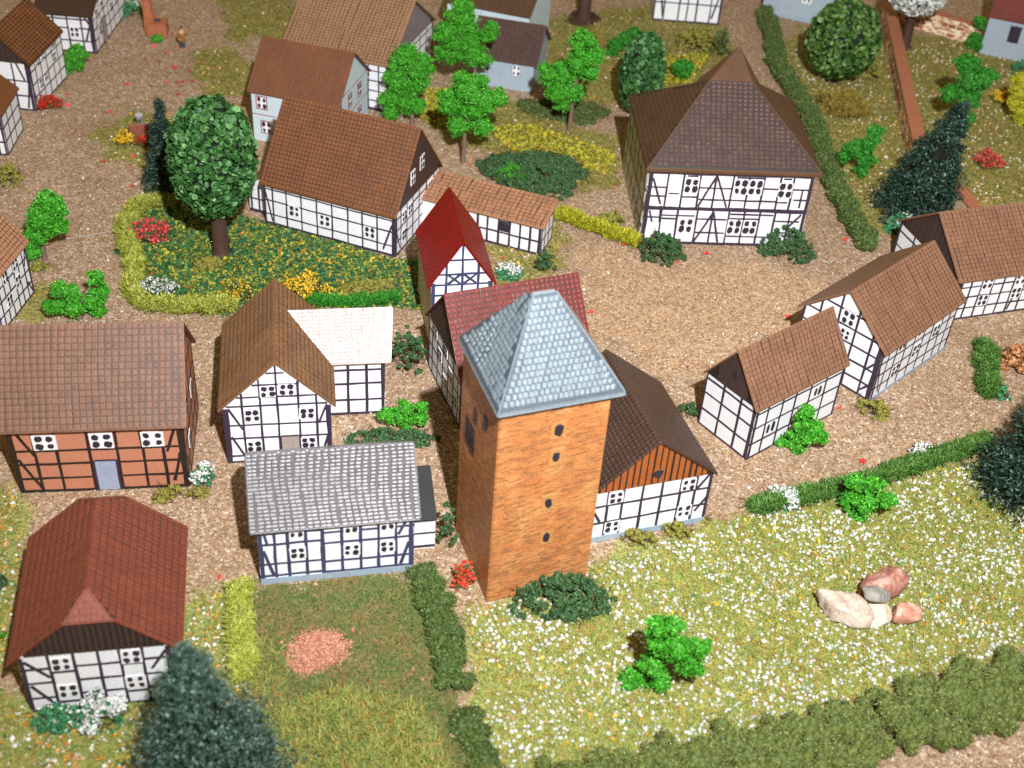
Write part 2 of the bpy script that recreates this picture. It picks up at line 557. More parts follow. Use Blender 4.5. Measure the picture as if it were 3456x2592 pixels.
# ------------------------------------------------------------------ ground
def poly_mask(P, X, Y):
    c = np.zeros(X.shape, bool); n = len(P)
    for i in range(n):
        x1, y1 = P[i]; x2, y2 = P[(i + 1) % n]
        if y1 == y2: continue
        c ^= ((y1 > Y) != (y2 > Y)) & (X < (x2 - x1) * (Y - y1) / (y2 - y1) + x1)
    return c

REGIONS = {
 'meadow': [[(0.46, 40.36), (-0.72, 46.99), (-1.81, 52.29), (0.52, 52.99), (7.15, 57.16), (12.49, 60.38), (16.41, 62.32), (34.45, 69.99), (40.34, 73.43), (37.8, 55.23), (14.39, 44.67), (2.8, 39.83)],
            [(-28.27, 43.79), (-24.9, 42.69), (-16.97, 43.82), (-14.82, 44.63), (-12.67, 39.22), (-26.06, 36.99)],
            [(-18.58, 51.8), (-15.85, 52.56), (-13.75, 45.14), (-16.97, 43.82)],
            [(-34.58, 59.76), (-31.76, 59.5), (-30.04, 55.11), (-27.63, 45.73), (-28.59, 43.76)]],
 'lawn':   [[(-14.99, 52.77), (-5.38, 55.11), (-3.74, 53.54), (-2.08, 46.86), (0.22, 40.34), (-13.21, 38.81), (-14.25, 45.1)]],
 'garden': [[(-34.09, 94.21), (-30.47, 96.23), (-22.34, 94.67), (-10.55, 90.06), (-8.11, 89.4), (-7.24, 83.11), (-9.86, 83.17), (-13.35, 82.72), (-22.06, 81.38), (-29.4, 80.82), (-32.79, 88.26)]],
 'olive':  [[(-12.59, 118.7), (-9.32, 122.63), (-3.09, 121.63), (4.62, 116.97), (8.74, 113.88), (8.3, 104.59), (1.95, 104.73), (-5.37, 110.45), (-10.02, 113.98)],
            [(1.32, 143.02), (12.57, 148.67), (20.82, 144.96), (22.21, 136.98), (16.63, 127.75), (8.57, 121.55), (3.03, 122.65), (0.94, 131.66)],
            [(27.78, 138.77), (30.73, 145.94), (41.14, 145.3), (52.11, 147.31), (60.05, 142.92), (50.16, 108.05), (35.41, 104.82), (33.78, 101.97), (29.83, 99.39), (29.21, 107.71), (29.55, 122.33), (28.37, 132.69)],
            [(-36.64, 125.74), (-33.65, 129.28), (-29.68, 124.06), (-28.89, 117.3), (-32.78, 117.31)], [(-41.2, 108.95), (-38.51, 113.1), (-34.09, 109.49), (-33.71, 102.61), (-38.72, 102.95)],
            [(-38.02, 144.26), (-28.93, 147.89), (-27.58, 131.15), (-30.54, 132.97), (-32.26, 128.77)], [(-2.63, 93.38), (3.44, 97.63), (3.3, 90.96), (0.63, 88.37), (-1.55, 87.64)],
            [(-39.69, 80.88), (-37.66, 83.23), (-35.65, 77.84), (-37.92, 77.16)]],
 'bare':   [[(-12.06, 48.3), (-11.16, 49.62), (-9.61, 49.89), (-8.44, 49.21), (-8.44, 47.99), (-9.84, 46.99), (-11.13, 46.54), (-11.78, 47.23)]],
 'light':  [[(5.04, 94.45), (13.69, 92.38), (22.48, 93.58), (27.52, 89.77), (23.02, 85.8), (17.2, 80.3), (13.96, 76.93), (9.76, 80.14), (6.05, 82.0)]],
}
def region(name, X, Y):
    m = np.zeros(X.shape, bool)
    for P in REGIONS[name]: m |= poly_mask(P, X, Y)
    return m

def build_ground():
    x0, x1, y0, y1, st = -95.0, 95.0, 22.0, 195.0, 0.5
    nx, ny = int((x1 - x0) / st) + 1, int((y1 - y0) / st) + 1
    gx, gy = np.meshgrid(np.linspace(x0, x1, nx), np.linspace(y0, y1, ny))
    wx = gx + .7 * np.sin(gy * 1.3) + .5 * np.sin(gy * 3.1 + gx) ; wy = gy + .7 * np.sin(gx * 1.1 + 2) + .4 * np.sin(gx * 3.3 - gy)
    gz = .03 * np.sin(gx * 1.7) * np.sin(gy * 1.9 + 1) - .03
    V = np.stack([gx.ravel(), gy.ravel(), gz.ravel()], 1)
    i = np.arange(nx * ny).reshape(ny, nx)
    F = np.stack([i[:-1, :-1].ravel(), i[:-1, 1:].ravel(), i[1:, 1:].ravel(), i[1:, :-1].ravel()], 1)
    m, nt, b = new_mat('ground_scatter')
    me = mesh_np('ground', V, F, [m], smooth=True)
    for k in REGIONS:
        a = region(k, wx, wy).astype(np.float32)
        for _ in range(2):
            p = np.pad(a, 1, mode='edge')
            a = (p[:-2, 1:-1] + p[2:, 1:-1] + p[1:-1, :-2] + p[1:-1, 2:] + 2 * a) / 6
        at = me.attributes.new(k, 'FLOAT', 'POINT'); at.data.foreach_set('value', a.ravel())
    p = pos(nt)
    def cells(scale, stops):
        v = nd(nt, 'ShaderNodeTexVoronoi', i_Scale=scale); nt.links.new(p, v.inputs['Vector'])
        h = nt.nodes.new('ShaderNodeSeparateColor'); nt.links.new(v.outputs['Color'], h.inputs['Color'])
        return ramp(nt, h.outputs['Red'], stops), h.outputs['Green']
    # sandy gravel
    c1, hgt = cells(5.5, [(0.0, S(112, 86, 64)), (0.22, S(150, 118, 90)), (0.5, S(176, 144, 112)), (0.75, S(194, 164, 134)), (0.93, S(218, 200, 180)), (1.0, S(238, 230, 220))])
    blot = noise(nt, .16, 5, .6, p)
    gravel = mixc(nt, ramp(nt, blot, [(0.42, (0, 0, 0)), (0.66, (.6, .6, .6))]), c1, mixc(nt, .6, c1, S(120, 92, 58)))
    fine = noise(nt, 11, 2, .7, p)
    gravel = mixc(nt, .35, gravel, ramp(nt, fine, [(.35, S(104, 78, 56)), (.62, S(206, 176, 146))]))
    lightg, _ = cells(6.0, [(0.0, S(142, 106, 76)), (0.3, S(188, 146, 106)), (0.7, S(208, 168, 126)), (1.0, S(232, 208, 178))])
    # meadow
    c2, h2 = cells(6.5, [(0.0, S(126, 128, 64)), (0.3, S(166, 168, 92)), (0.55, S(190, 186, 116)), (0.7, S(136, 164, 90)), (0.9, S(192, 170, 112)), (1.0, S(180, 130, 84))])
    c3, h3 = cells(7.0, [(0.0, S(70, 84, 40)), (0.4, S(94, 110, 54)), (0.75, S(116, 122, 68)), (1.0, S(150, 132, 88))])
    patch = noise(nt, .35, 4, .65, p)
    lawn = mixc(nt, ramp(nt, patch, [(.42, (0, 0, 0)), (.56, (1, 1, 1))]), c3, mixc(nt, .65, c3, S(156, 116, 80)))
    c4, h4 = cells(3.6, [(0.0, S(34, 78, 46)), (0.35, S(50, 104, 60)), (0.6, S(84, 112, 46)), (0.8, S(140, 140, 48)), (1.0, S(66, 116, 66))])
    c5, h5 = cells(6.0, [(0.0, S(98, 92, 44)), (0.35, S(132, 126, 62)), (0.6, S(154, 148, 76)), (0.85, S(166, 152, 86)), (1.0, S(190, 170, 122))])
    bare, h6 = cells(6.5, [(0.0, S(160, 96, 72)), (0.5, S(192, 128, 100)), (1.0, S(214, 160, 132))])
    col = gravel
    br = noise(nt, 1.6, 5, .7, p)
    for nm, c in (('light', lightg), ('olive', c5), ('meadow', c2), ('lawn', lawn), ('garden', c4), ('bare', bare)):
        a = nd(nt, 'ShaderNodeAttribute', attribute_name=nm)
        ad = nd(nt, 'ShaderNodeMath', operation='ADD'); nt.links.new(a.outputs['Fac'], ad.inputs[0]); nt.links.new(br, ad.inputs[1])
        k = ramp(nt, ad.outputs[0], [(.74 if nm != 'light' else .45, (0, 0, 0)), (1.0, (1, 1, 1) if nm != 'light' else (.55, .55, .55))])
        col = mixc(nt, k, col, c)
    nt.links.new(col, b.inputs['Base Color'])
    b.inputs['Roughness'].default_value = .85
    b.inputs['Specular IOR Level'].default_value = .25
    hs = nd(nt, 'ShaderNodeMath', operation='ADD'); nt.links.new(hgt, hs.inputs[0]); nt.links.new(fine, hs.inputs[1])
    bump(nt, b, hs.outputs[0], .8, .12)
    o = obj('ground', me)
    o['kind'] = 'structure'; o['label'] = 'sandy gravel and grass scatter covering the model village base'; o['category'] = 'ground'
    return o
build_ground()

# ------------------------------------------------------------------ houses
R_BARN = roofmat('barn_roof_paint', S(118, 84, 66), .5)
R_RUST = roofmat('rust_brown_roof_paint', S(112, 70, 42), .5)
R_CLAY = roofmat('clay_brown_roof_paint', S(130, 94, 72), .5)
R_TAN = roofmat('tan_roof_paint', S(148, 112, 84), .55)
R_SHED = roofmat('orange_tan_roof_paint', S(156, 112, 84), .55)
R_OCHRE = roofmat('ochre_brown_roof_paint', S(124, 90, 62), .55)
R_RED = roofmat('bright_red_roof_paint', S(128, 20, 18), .4)
R_WINE = roofmat('wine_red_roof_paint', S(118, 52, 48), .35)
R_BRICK = roofmat('brick_red_roof_paint', S(122, 64, 48), .5, .1)
R_DARK = roofmat('dark_brown_roof_paint', S(74, 54, 44), .45)
R_DARKER = roofmat('umber_roof_paint', S(88, 66, 60), .38)
R_UMBER2 = roofmat('matt_umber_roof_paint', S(88, 62, 42), .6)
R_SLATE = roofmat('slate_grey_roof_paint', S(112, 126, 134), .42, .08, .5, 1.3, .6, .2)
R_GLOSS = roofmat('varnished_brown_roof_paint', S(88, 82, 86), .42, .12, .8, 1.1, .45, .34)
R_GLARE = roofmat('clay_roof_glare_paint', S(164, 142, 132), .45, .12, .8, 1.3, .6, .36)  # brown roof paled: part of the flash glare sits in the base colour
INKR = paint('roof_ink', S(70, 46, 38), .3, .5)
INKD = paint('dark_roof_ink', S(40, 30, 28), .3, .5)
INKS = paint('slate_ink', S(66, 76, 88), .2, .5)

# brown half-timbered barn at the left edge
h = House('timbered_barn', 'terracotta half-timbered barn with long brown tiled roof and grey-blue door', 'barn', -31.51, 59.43, .168, 10.8, 8.2, 6.1, 10.7, 'x', .45, .34, -.1, TERRA, R_BARN, INKR, hid=17)
h.tiles(0, 28, 16, .12, .05, .03, wob=.35, gramp=3.0)
h.frame('F', V=[.135, .26, .445, .605, .755, .875], H=[(.59, 0, 1), (.40, 0, 1), (.20, 0, .44), (.20, .61, 1)],
        D=[(.03, .92, .13, .52), (.03, .48, .135, .05), (.97, .93, .895, .52), (.97, .5, .915, .1)], wd=.17, post=(.32, .36), sill=.22, mat=INKD)
for u in (.2, .525, .82): h.window('F', u, .705, 1.35, 1.15, ps=.62)
h.door('F', .525, 1.35, 2.6, GREYDOOR, label='grey-blue door of the barn')
h.frame('R', V=[.2, .4, .6, .8], H=[.25, .5, .75, 1.05, 1.3], D=[(0, .5, .2, .05), (1, .5, .8, .05)], wd=.12, mat=INKD)
for u, v in ((.3, .8), (.7, .62), (.3, .35), (.5, 1.15)): h.window('R', u, v, .9, .9, ps=.6)

# white gabled house with side wing
h = House('gabled_house', 'white half-timbered gable house with brown roof and a glossy side wing', 'house', -18.87, 63.78, .19, 7.07, 9.48, 5.02, 8.54, 'y', .35, .1, .06, WHITE, R_OCHRE, INKR, hid=18)
h.tiles(0, 30, 13, .1, .08, .03, lim=120, wob=.5)
h.tiles(1, 34, 14, .16, .16, .035, lim=210, wob=.7)
h.frame('F', V=[.18, .345, .505, .70, .865], H=[.12, (.43, .05, .5), (.43, .7, 1), .66, (.985, 0, 1), 1.13, 1.33, (1.52, .38, .64)],
        D=[(.05, .95, .17, .58), (.06, .46, .17, .1), (.96, .96, .88, .64), (.965, .44, .91, .12)], wd=.13, post=(.34, .34), sill=.12)
for u, v in ((.265, .82), (.775, .82), (.265, .28), (.775, .30), (.425, 1.22), (.60, 1.24)): h.window('F', u, v, .95, .85, ps=.7)
h.door('F', .605, 1.2, 1.95, TAUPE, .25, label='taupe door of the gable house')
h.frame('L', V=[.15, .3, .5, .7, .85], H=[.3, .6], wd=.12)
# wing: part of the same house
def wing():
    x0, x1, yf, yb, yr, ze, zr = 6.9, 10.95, 4.5, 8.8, 6.75, 5.25, 7.76
    V, F = box_vf(x0, yf, 0, x1, yb, ze - .3)
    V = list(V) + [(x1, yr, zr - .3), (x0, yr, zr - .3)]
    F = list(F) + [(5, 6, 8), (4, 9, 7), (4, 5, 8, 9), (7, 9, 8, 6)]
    w = obj('wing_wall', mesh('wing_wall', V, F, [WHITE]), h.root)
    k = (zr - ze) / (yr - yf); oe = .32
    prof = [(yf - oe, ze - oe * k), (yr, zr), (yb + oe, ze - oe * k), (yb + oe - .02, ze - oe * k - .2), (yr, zr - .2), (yf - oe + .02, ze - oe * k - .2)]
    xa, xb = 4.0, x1 + .42
    VV = [((xa if i in (1, 4) else 7.2), a, b2) for i, (a, b2) in enumerate(prof)] + [(xb + (.3 if i in (1, 4) else 0), a, b2) for i, (a, b2) in enumerate(prof)]
    FF = [(0, 1, 4, 5), (1, 2, 3, 4), (6, 7, 10, 11), (7, 8, 9, 10)] + [(j, (j + 1) % 6, 6 + (j + 1) % 6, 6 + j) for j in range(6)]
    r = obj('wing_roof', bevel_me(mesh('wing_roof', VV, FF, [R_GLARE]), .05, 2), h.root)
    r['label'] = 'glossy wing roof with flash glare lightened into its colour'
    hb = House.__new__(House)
    hb.__dict__.update(h.__dict__); hb.roof = r; hb.roofmat = R_GLARE; hb.inkmat = roofmat('wing_ink', S(140, 116, 108), .5, .1, .6, .5, .6, .4); hb.ntile = 0; hb.n = 61000  # bed lightened as well, to go with the glare in the tile colour
    O = (7.2 - 2.9, yf - oe, ze - oe * k)
    hb.tiles(0, 19, 15, .08, .09, .035, lim=220, tri=(O, (xb, O[1], O[2]), (O[0], yr, zr)), wob=.6, mat=R_GLARE,
             poly=[(.40, .005), (.995, .005), (.995, .99), (.03, .99)])
    hw2 = House.__new__(House)
    hw2.__dict__.update(h.__dict__); hw2.axis = 'x'; hw2.w = x1 - x0; hw2.hw = ze; hw2.n = 62000
    hw2.face = lambda f: (Vector((x0, yf, 0)), Vector((1, 0, 0)), Vector((0, -1, 0)), x1 - x0, False)
    hw2.frame('F', V=[.36, .68], H=[.26, .54, .77], wd=.16, post=(0, .26), sill=.2)
wing()

# glossy brown roof house in front of it
h = House('glossy_roof_house', 'white half-timbered house with glittering varnished tile roof and black lean-to', 'house', -14.48, 53.14, .23, 9.4, 6.7, 5.0, 7.8, 'x', .3, .42, 0, WHITE, R_GLOSS, INKD, hid=19, timber=INKB)
h.tiles(0, 25, 21, .08, .08, .05, wob=.8)
h.frame('F', V=[.105, .19, .305, .535, .655, .77, .885], H=[(.86, 0, .4), (.68, 0, .4), (.34, 0, .4), (.80, .41, 1), (.62, .41, 1), (.30, .41, 1), (.14, 0, .4), (.12, .41, 1)],
        D=[(.035, .97, .06, .68), (.035, .58, .09, .12), (.965, .95, .90, .66), (.97, .52, .915, .14)], wd=.16, post=(.3, .3), sill=0)
h.strip('F', .41 * 9.4, .3, .41 * 9.4, 4.8, .26, 'timber', None, .03)
for u, v, s2 in ((.248, .86, .8), (.248, .50, .9), (.595, .86, .8), (.595, .47, .95), (.828, .86, .85), (.828, .47, .85)): h.window('F', u, v, s2, .85, ps=.62)
h.plinth('F', .5, PLINTH)
h.frame('R', V=[.3, .6], H=[.4, .7], wd=.14, post=(.2, .2))
V, F = box_vf(9.42, 1.75, 0, 11.0, 5.0, 2.5)
V = [(x, y, z + (1.35 if (z > 1 and y > 3) else 0)) for x, y, z in V]
obj('lean_to_wall', mesh('lean_to_wall', V, F, [WHITE]), h.root)
V, F = box_vf(9.42, 1.6, 2.55, 11.1, 5.1, 2.7)
V = [(x, y, z + (1.45 if y > 3 else 0)) for x, y, z in V]
obj('lean_to_roof', bevel_me(mesh('lean_to_roof', V, F, [BLACK]), .03, 1), h.root)
for z in (.14, 1.35):
    V, F = box_vf(9.42, 1.71, z, 11.0, 1.76, z + (.2 if z < 1 else .12)); obj('timber', mesh('timber', V, F, [INK]), h.root)

# red half-hipped house, lower left
h = House('half_hipped_house', 'white half-timbered house with brick-red half-hipped roof and dark board gable', 'house', -25.06, 42.60, .2116, 7.93, 9.07, 4.85, 8.35, 'y', .6, .18, 0, WHITE, R_BRICK, INKR, hip=1.35, hipz=7.2, hid=20)
_po = [(.005, .01), (.995, .01), (.995, .74), (.85, .995), (.15, .995), (.005, .74)]
h.tiles(0, 28, 11, .12, .08, .03, lim=110, poly=_po, wob=.3)
h.tiles(1, 28, 13, .11, .1, .025, lim=280, poly=_po, wob=.3)
h.tiles(0, 9, 5, .1, .1, .02, lim=400, tri=((2.63, -.18, 7.2), (5.3, -.18, 7.2), (2.63, 1.17, 8.35)), poly=[(.0, .0), (1, .0), (.5, 1)], wob=.2, bedded=False)
h.boards('F', BOARD, 4.66, 24, INKD, .12)
h.frame('F', V=[.19, .355, .515, .655, .805], H=[(.5, 0, .19), (.5, .35, .66), (.5, .8, 1), (.74, .0, .19), (.74, .36, .66), (.76, .8, 1), (.24, .0, .2), (.27, .35, .67), (.27, .8, 1), (.66, .2, .35), (.7, .66, .8), (.14, .2, .35), (.22, .66, .8)],
        D=[(.03, .88, .18, .58), (.04, .46, .19, .06), (.96, .88, .85, .58), (.96, .46, .86, .1)], wd=.15, post=(.24, .36), sill=.14, zc=4.6)
for u, v in ((.27, .80), (.272, .33), (.73, .82), (.73, .38)): h.window('F', u, v, 1.0, .95, ps=.6)
h.frame('R', V=[.2, .4, .6, .8], H=[.4, .7], wd=.13)

# town hall with tall hipped roof
h = House('town_hall', 'large two-storey half-timbered hall with tall dark hipped roof', 'house', 10.16, 95.70, .087, 14.2, 13.2, 7.19, 14.0, 'y', .3, .3, 0, WHITE, R_DARKER, INKD, custom=True, hid=10)
V, F = box_vf(0, 0, 0, 14.2, 13.2, 7.12)
h.wall = obj('wall', mesh('wall', V, F, [WHITE]), h.root)
ze = 7.4
E_ = [(-.3, -.2, ze), (14.85, -.2, ze), (15.1, 13.8, ze), (-.3, 13.6, ze)]
TL, TR, AP, ML, MR = (5.2, 5.6, 12.95), (8.8, 5.6, 12.95), (7.8, 8.1, 15.0), (4.12, 7.1, 11.86), (9.95, 7.3, 11.95)
V = E_ + [TL, TR, AP, ML, MR] + [(x, y, z - .3) for x, y, z in E_]
F = [(0, 1, 5, 4), (0, 4, 7, 3), (4, 6, 7), (1, 2, 8, 5), (5, 8, 6), (4, 5, 6), (3, 7, 8, 2), (7, 6, 8), (0, 9, 10, 1), (1, 10, 11, 2), (2, 11, 12, 3), (3, 12, 9, 0), (9, 12, 11, 10)]
h.roof = obj('roof', bevel_me(mesh('roof', V, F, [R_UMBER2, INKD]), .05, 2), h.root)
h.tiles(0, 33, 21, .22, .16, .07, lim=300, tri=((-.3, -.2, ze), (14.85, -.2, ze), (-.3, 5.6, 12.95)), wob=.35, mat=R_DARKER,
        poly=[(.004, .008), (.996, .008), (.605, .995), (.36, .995)])
h.tiles(0, 34, 18, .08, .07, .015, lim=0, tri=((-.3, 13.6, ze), (-.3, -.2, ze), (5.2, 13.6, 12.95)), poly=[(.0, .0), (1, .0), (.57, .99), (.48, .80)], wob=.1, mat=R_UMBER2)
h.frame('F', V=[(u, .52, 1) for u in (.12, .215, .315, .41, .515, .61, .70, .80, .88)] + [(u, 0, .5) for u in (.11, .21, .33, .425, .525, .62, .715, .81, .90)] + [(.945, .55, .8)],
        H=[(.78, 0, .12), (.66, 0, .12), (.7, .12, .215), (.66, .215, .32), (.79, .315, .52), (.63, .315, .8), (.62, .8, .88), (.8, .70, .8), (.80, .88, 1), (.66, .9, 1), (.94, .22, .31), (.94, .52, .7), (.94, .81, .88),
           (.40, .11, .33), (.355, .11, .21), (.36, .33, .52), (.17, .33, .52), (.44, .525, .81), (.38, .525, .72), (.13, .53, .81), (.36, .81, .97), (.2, .81, .97), (.37, 0, .11)],
        D=[(.41, .95, .325, .53), (.412, .95, .50, .53), (.428, .46, .335, .04), (.43, .46, .485, .04), (.03, .9, .095, .55), (.035, .46, .06, .3), (.97, .46, .89, .24), (.1, .53, .105, .3)], wd=.15, post=(.42, .32), sill=.26)
h.strip('F', 0, .5 * 7.19, 14.2, .5 * 7.19, .34, 'mid_beam', None, .04)
h.strip('F', 0, 6.98, 14.2, 6.98, .2, 'top_beam', None, .041)
for u, v in ((.265, .815), (.565, .815), (.655, .815), (.84, .79), (.27, .265), (.572, .265), (.668, .265)): h.window('F', u, v, 1.15, 1.3, ps=.72)
V, F = box_vf(-.05, .35, 0, .01, 13.18, 7.05)
o = obj('side_wall', mesh('side_wall', V, F, [SHADEWALL]), h.root); o['label'] = 'white side wall of the hall with greenish shade in its colour'
def lat(hh, f, n, m):
    O, U, N, L, g = hh.face(f)
    for i in range(n):
        a = (i + .5) / n
        hh.strip(f, a * L, .05, a * L, 6.9, .09, 'timber', None, .07)
    for j in range(m): hh.strip(f, 0, (j + 1) / (m + 1) * 7, L, (j + 1) / (m + 1) * 7, .09, 'timber', None, .075)
    for i in range(n): hh.strip(f, i / n * L + .2, .1, (i + 1) / n * L - .2, 3.3, .07, 'brace', None, .068); hh.strip(f, (i + 1) / n * L - .2, 3.6, i / n * L + .2, 6.8, .07, 'brace', None, .068)
lat(h, 'L', 6, 3)

# long rust roofed house
h = House('long_house', 'long white half-timbered house under a rust-brown tiled roof, brown board gable', 'house', -22.36, 94.37, -.32, 12.35, 9.25, 4.36, 10.02, 'x', .28, .2, 0, WHITE, R_RUST, INKR, hid=6)
h.tiles(0, 38, 22, .12, .11, .04, lim=300, wob=.3)
h.boards('R', BOARD, 4.1, 16, INKD, .05)
h.frame('F', V=[.07, .175, .29, .41, .525, .645, .755, .865], H=[.80, .55, .24], D=[(.005, .85, .06, .08), (.975, .7, .91, .12)], wd=.12, post=(.2, .3), sill=.24)
for u, v, rr in ((.232, .93, 1), (.468, .93, 1), (.81, .93, 1), (.234, .45, 2), (.47, .42, 2), (.81, .42, 2)): h.window('F', u, v, .95, .5 if rr == 1 else .95, 2, rr, ps=.62)
h.frame('R', V=[.12, .25, .38, .52, .68, .85], H=[.3, .55, .8], D=[(.02, .6, .1, .1)], wd=.12, post=(.3, .2), sill=.2, zc=4.05)
for u, v in ((.19, .72), (.32, .72), (.185, .3), (.77, .74)): h.window('R', u, v, .8, .95, ps=.66)
for u, z in ((.36, 1.38), (.56, 1.5)): h.window('R', u, z, .8, 1.2, pad=CREAM, ps=.62, out=.05)
V, F = box_vf(-2.2, 1.2, 0, 0, 7.5, 2.6)
V = [(x, y, z + (1.5 if z > 1 and x > -1 else 0)) for x, y, z in V]
obj('side_shed_wall', mesh('side_shed_wall', V, F, [WHITE]), h.root)
V, F = box_vf(-2.4, 1.0, 2.6, .05, 7.6, 2.8)
V = [(x, y, z + (1.62 if x > -1 else 0)) for x, y, z in V]
obj('side_shed_roof', bevel_me(mesh('side_shed_roof', V, F, [R_RUST]), .04, 1), h.root)
for a in (.15, .9, 1.6):
    V, F = box_vf(-2.2 + a, 1.15, .1, -2.2 + a + .16, 1.21, 2.55); obj('timber', mesh('timber', V, F, [INK]), h.root)
V, F = box_vf(-2.2, 1.14, .05, 0, 1.21, .3); obj('sill_beam', mesh('sill_beam', V, F, [INK]), h.root)
V, F = box_vf(-2.2, 1.16, 1.3, 0, 1.21, 1.42); obj('timber', mesh('timber', V, F, [INK]), h.root)

# low shed behind the red roof
h = House('low_shed', 'low white timbered shed with sloping orange-tan tiled roof', 'shed', -8.17, 95.57, -.31, 10.2, 3.0, 2.95, 3.8, 'x', .25, .3, 0, WHITE, R_SHED, INKR, custom=True, hid=8)
V, F = box_vf(-1.0, 0, 0, 10.2, 3.0, 2.75)
V = [(x, y, z + (.85 if z > 1 and y > 1 else 0)) for x, y, z in V]
h.wall = obj('wall', mesh('wall', V, F, [WHITE]), h.root)
V, F = box_vf(-1.3, -.28, 2.74, 10.5, 3.2, 2.92)
V = [(x, y, z + (1.0 if y > 1 else 0)) for x, y, z in V]
h.roof = obj('roof', bevel_me(mesh('roof', V, F, [R_SHED, INKR]), .04, 1), h.root)
h.tiles(0, 27, 9, .1, .1, .03, lim=243, tri=((-1.3, -.28, 2.925), (10.5, -.28, 2.925), (-1.3, 3.2, 3.925)), wob=.3)
h.frame('F', V=[.12, .26, .34, .43, .52, .62, .72, .81, .90], H=[.45], wd=.16, post=(0, .3), sill=.2)
h.window('F', .67, .68, 1.05, .95, 1, 1, pad=PANE, ps=.7)
h.frame('R', V=[.33, .66], H=[.45, .9], wd=.14, post=(.14, .14))

# little red steep roof house
h = House('red_roof_house', 'narrow white timbered house with steep bright red roof and crossed braces', 'house', -6.52, 78.45, .223, 4.59, 7.44, 6.15, 9.61, 'y', .32, .26, -.02, WHITE, R_RED, INKD, hid=11)
h.frame('F', V=[.24, .5, .76], H=[.55, .78, .93, 1.08, 1.28], D=[(.27, 1.07, .47, .94), (.27, .94, .47, 1.07), (.53, 1.07, .73, .94), (.53, .94, .73, 1.07)], wd=.15, post=(.3, .3), sill=.2, mat=INKB)
obj('side_wall', mesh('side_wall', *box_vf(-.04, .1, 0, .01, 7.4, 5.85), [SHADEWALL]), h.root)  # panel over the white wall, shade painted into its colour
h.frame('L', V=[.16, .33, .5, .66, .83], H=[.2, .4, .6, .8], wd=.09, post=(.15, .15), mat=INK)

# wine red house behind the tower
h = House('wine_roof_house', 'white timbered house with wine-red tiled roof and black gable behind the stone tower', 'house', -3.48, 69.18, .40, 9.54, 7.51, 5.06, 9.26, 'x', .46, .26, -.04, WHITE, R_WINE, INKR, hid=12)
h.tiles(0, 27, 17, .14, .12, .06, lim=300, wob=.25)
h.boards('L', BOARD, 4.8, 16, INKD, .08)
h.frame('L', V=[.12, .28, .44, .6, .76, .9], H=[.25, .5, .75], wd=.11, post=(.16, .2), zc=4.7)
for u, v in ((.2, .85), (.36, .6), (.52, .85), (.68, .6), (.52, .3), (.84, .3)): h.window('L', u, v, .8, .9, ps=.6)
h.frame('R', V=[.25, .5, .75], H=[.3, .6], wd=.12)

# dark roof house right of the tower
h = House('dark_roof_house', 'white timbered house with dark brown roof and orange board gable beside the tower', 'house', 5.57, 58.72, .35, 8.35, 9.22, 4.71, 8.2, 'y', .25, .25, -.1, WHITE, R_DARK, INKD, hid=13)
h.tiles(0, 30, 18, .1, .1, .03, lim=0, wob=.3)
h.boards('F', BOARDO, 4.4, 19, INKD, .14)
h.frame('F', V=[.135, .26, .42, .58, .74, .87], H=[.67, .36], D=[(.03, .6, .09, .38), (.98, .95, .88, .68), (.985, .5, .9, .25)], wd=.16, post=(.2, .2), sill=0, zc=4.35)
for u, v in ((.2, .8), (.2, .25), (.805, .80), (.805, .3)): h.window('F', u, v, .95, .9, ps=.6)
h.window('F', .52, 1.13, .6, .62, 1, 1, pad=BOARDO, ps=1.0, out=.05)
h.plinth('F', .5, PLINTH)
h.frame('R', V=[.2, .4, .6, .8], H=[.33, .66], wd=.12)

# three clay roofed houses on the right
h = House('small_clay_house', 'small white timbered house with clay-brown roof and hollow dark attic gable', 'house', 16.9, 68.11, .70, 9.1, 4.9, 4.95, 8.3, 'x', .2, .3, 0, WHITE, R_CLAY, INKR, hid=14)
h.tiles(0, 27, 13, .16, .05, .025, wob=.3)
h.boards('L', BOARD, 4.65, 5, INKD, .04)
h.frame('L', V=[.36, .70], H=[.3, .6, .86], wd=.15, post=(.14, .3), sill=.14, zc=4.6)
h.frame('F', V=[.14, .3, .45, .62, .8], H=[.28, .56, .82], wd=.14, post=(.26, .2), sill=.14)
h.window('F', .21, .44, .9, 1.0, 2, 1, ps=.62); h.window('F', .71, .69, .9, 1.0, 2, 1, ps=.62)
h.window('L', .52, 1.24, .5, .65, 1, 1, pad=BOARD, ps=1.0, out=.05)

h = House('corner_clay_house', 'tall white timbered house with clay-brown roof joining a smaller gabled house', 'house', 26.95, 75.83, .80, 10.5, 7.25, 5.1, 8.3, 'x', .4, .34, 0, WHITE, R_CLAY, INKR, hid=15)
h.tiles(0, 28, 17, .16, .05, .025, wob=.3)
h.frame('L', V=[.2, .42, .64, .85], H=[.24, .5, .75, 1.0, 1.25], D=[(.86, .48, .98, .72), (.86, .1, .97, .3)], wd=.15, post=(.2, .42), sill=.16)
h.window('L', .53, 1.14, 1.05, 1.1, ps=.66); h.window('L', .535, .86, .8, .7, ps=.66); h.window('L', .3, .6, .9, .9, ps=.66)
h.frame('F', V=[.1, .2, .32, .44, .56, .68, .8, .9], H=[.22, .45, .66, .85], D=[(.02, .6, .08, .1)], wd=.12, post=(.24, .2), sill=0)
for u, v in ((.26, .33), (.5, .47), (.74, .6), (.26, .82), (.5, .86)): h.window('F', u, v, .95, 1.0, ps=.62)
h.plinth('F', .28, PLINTH)

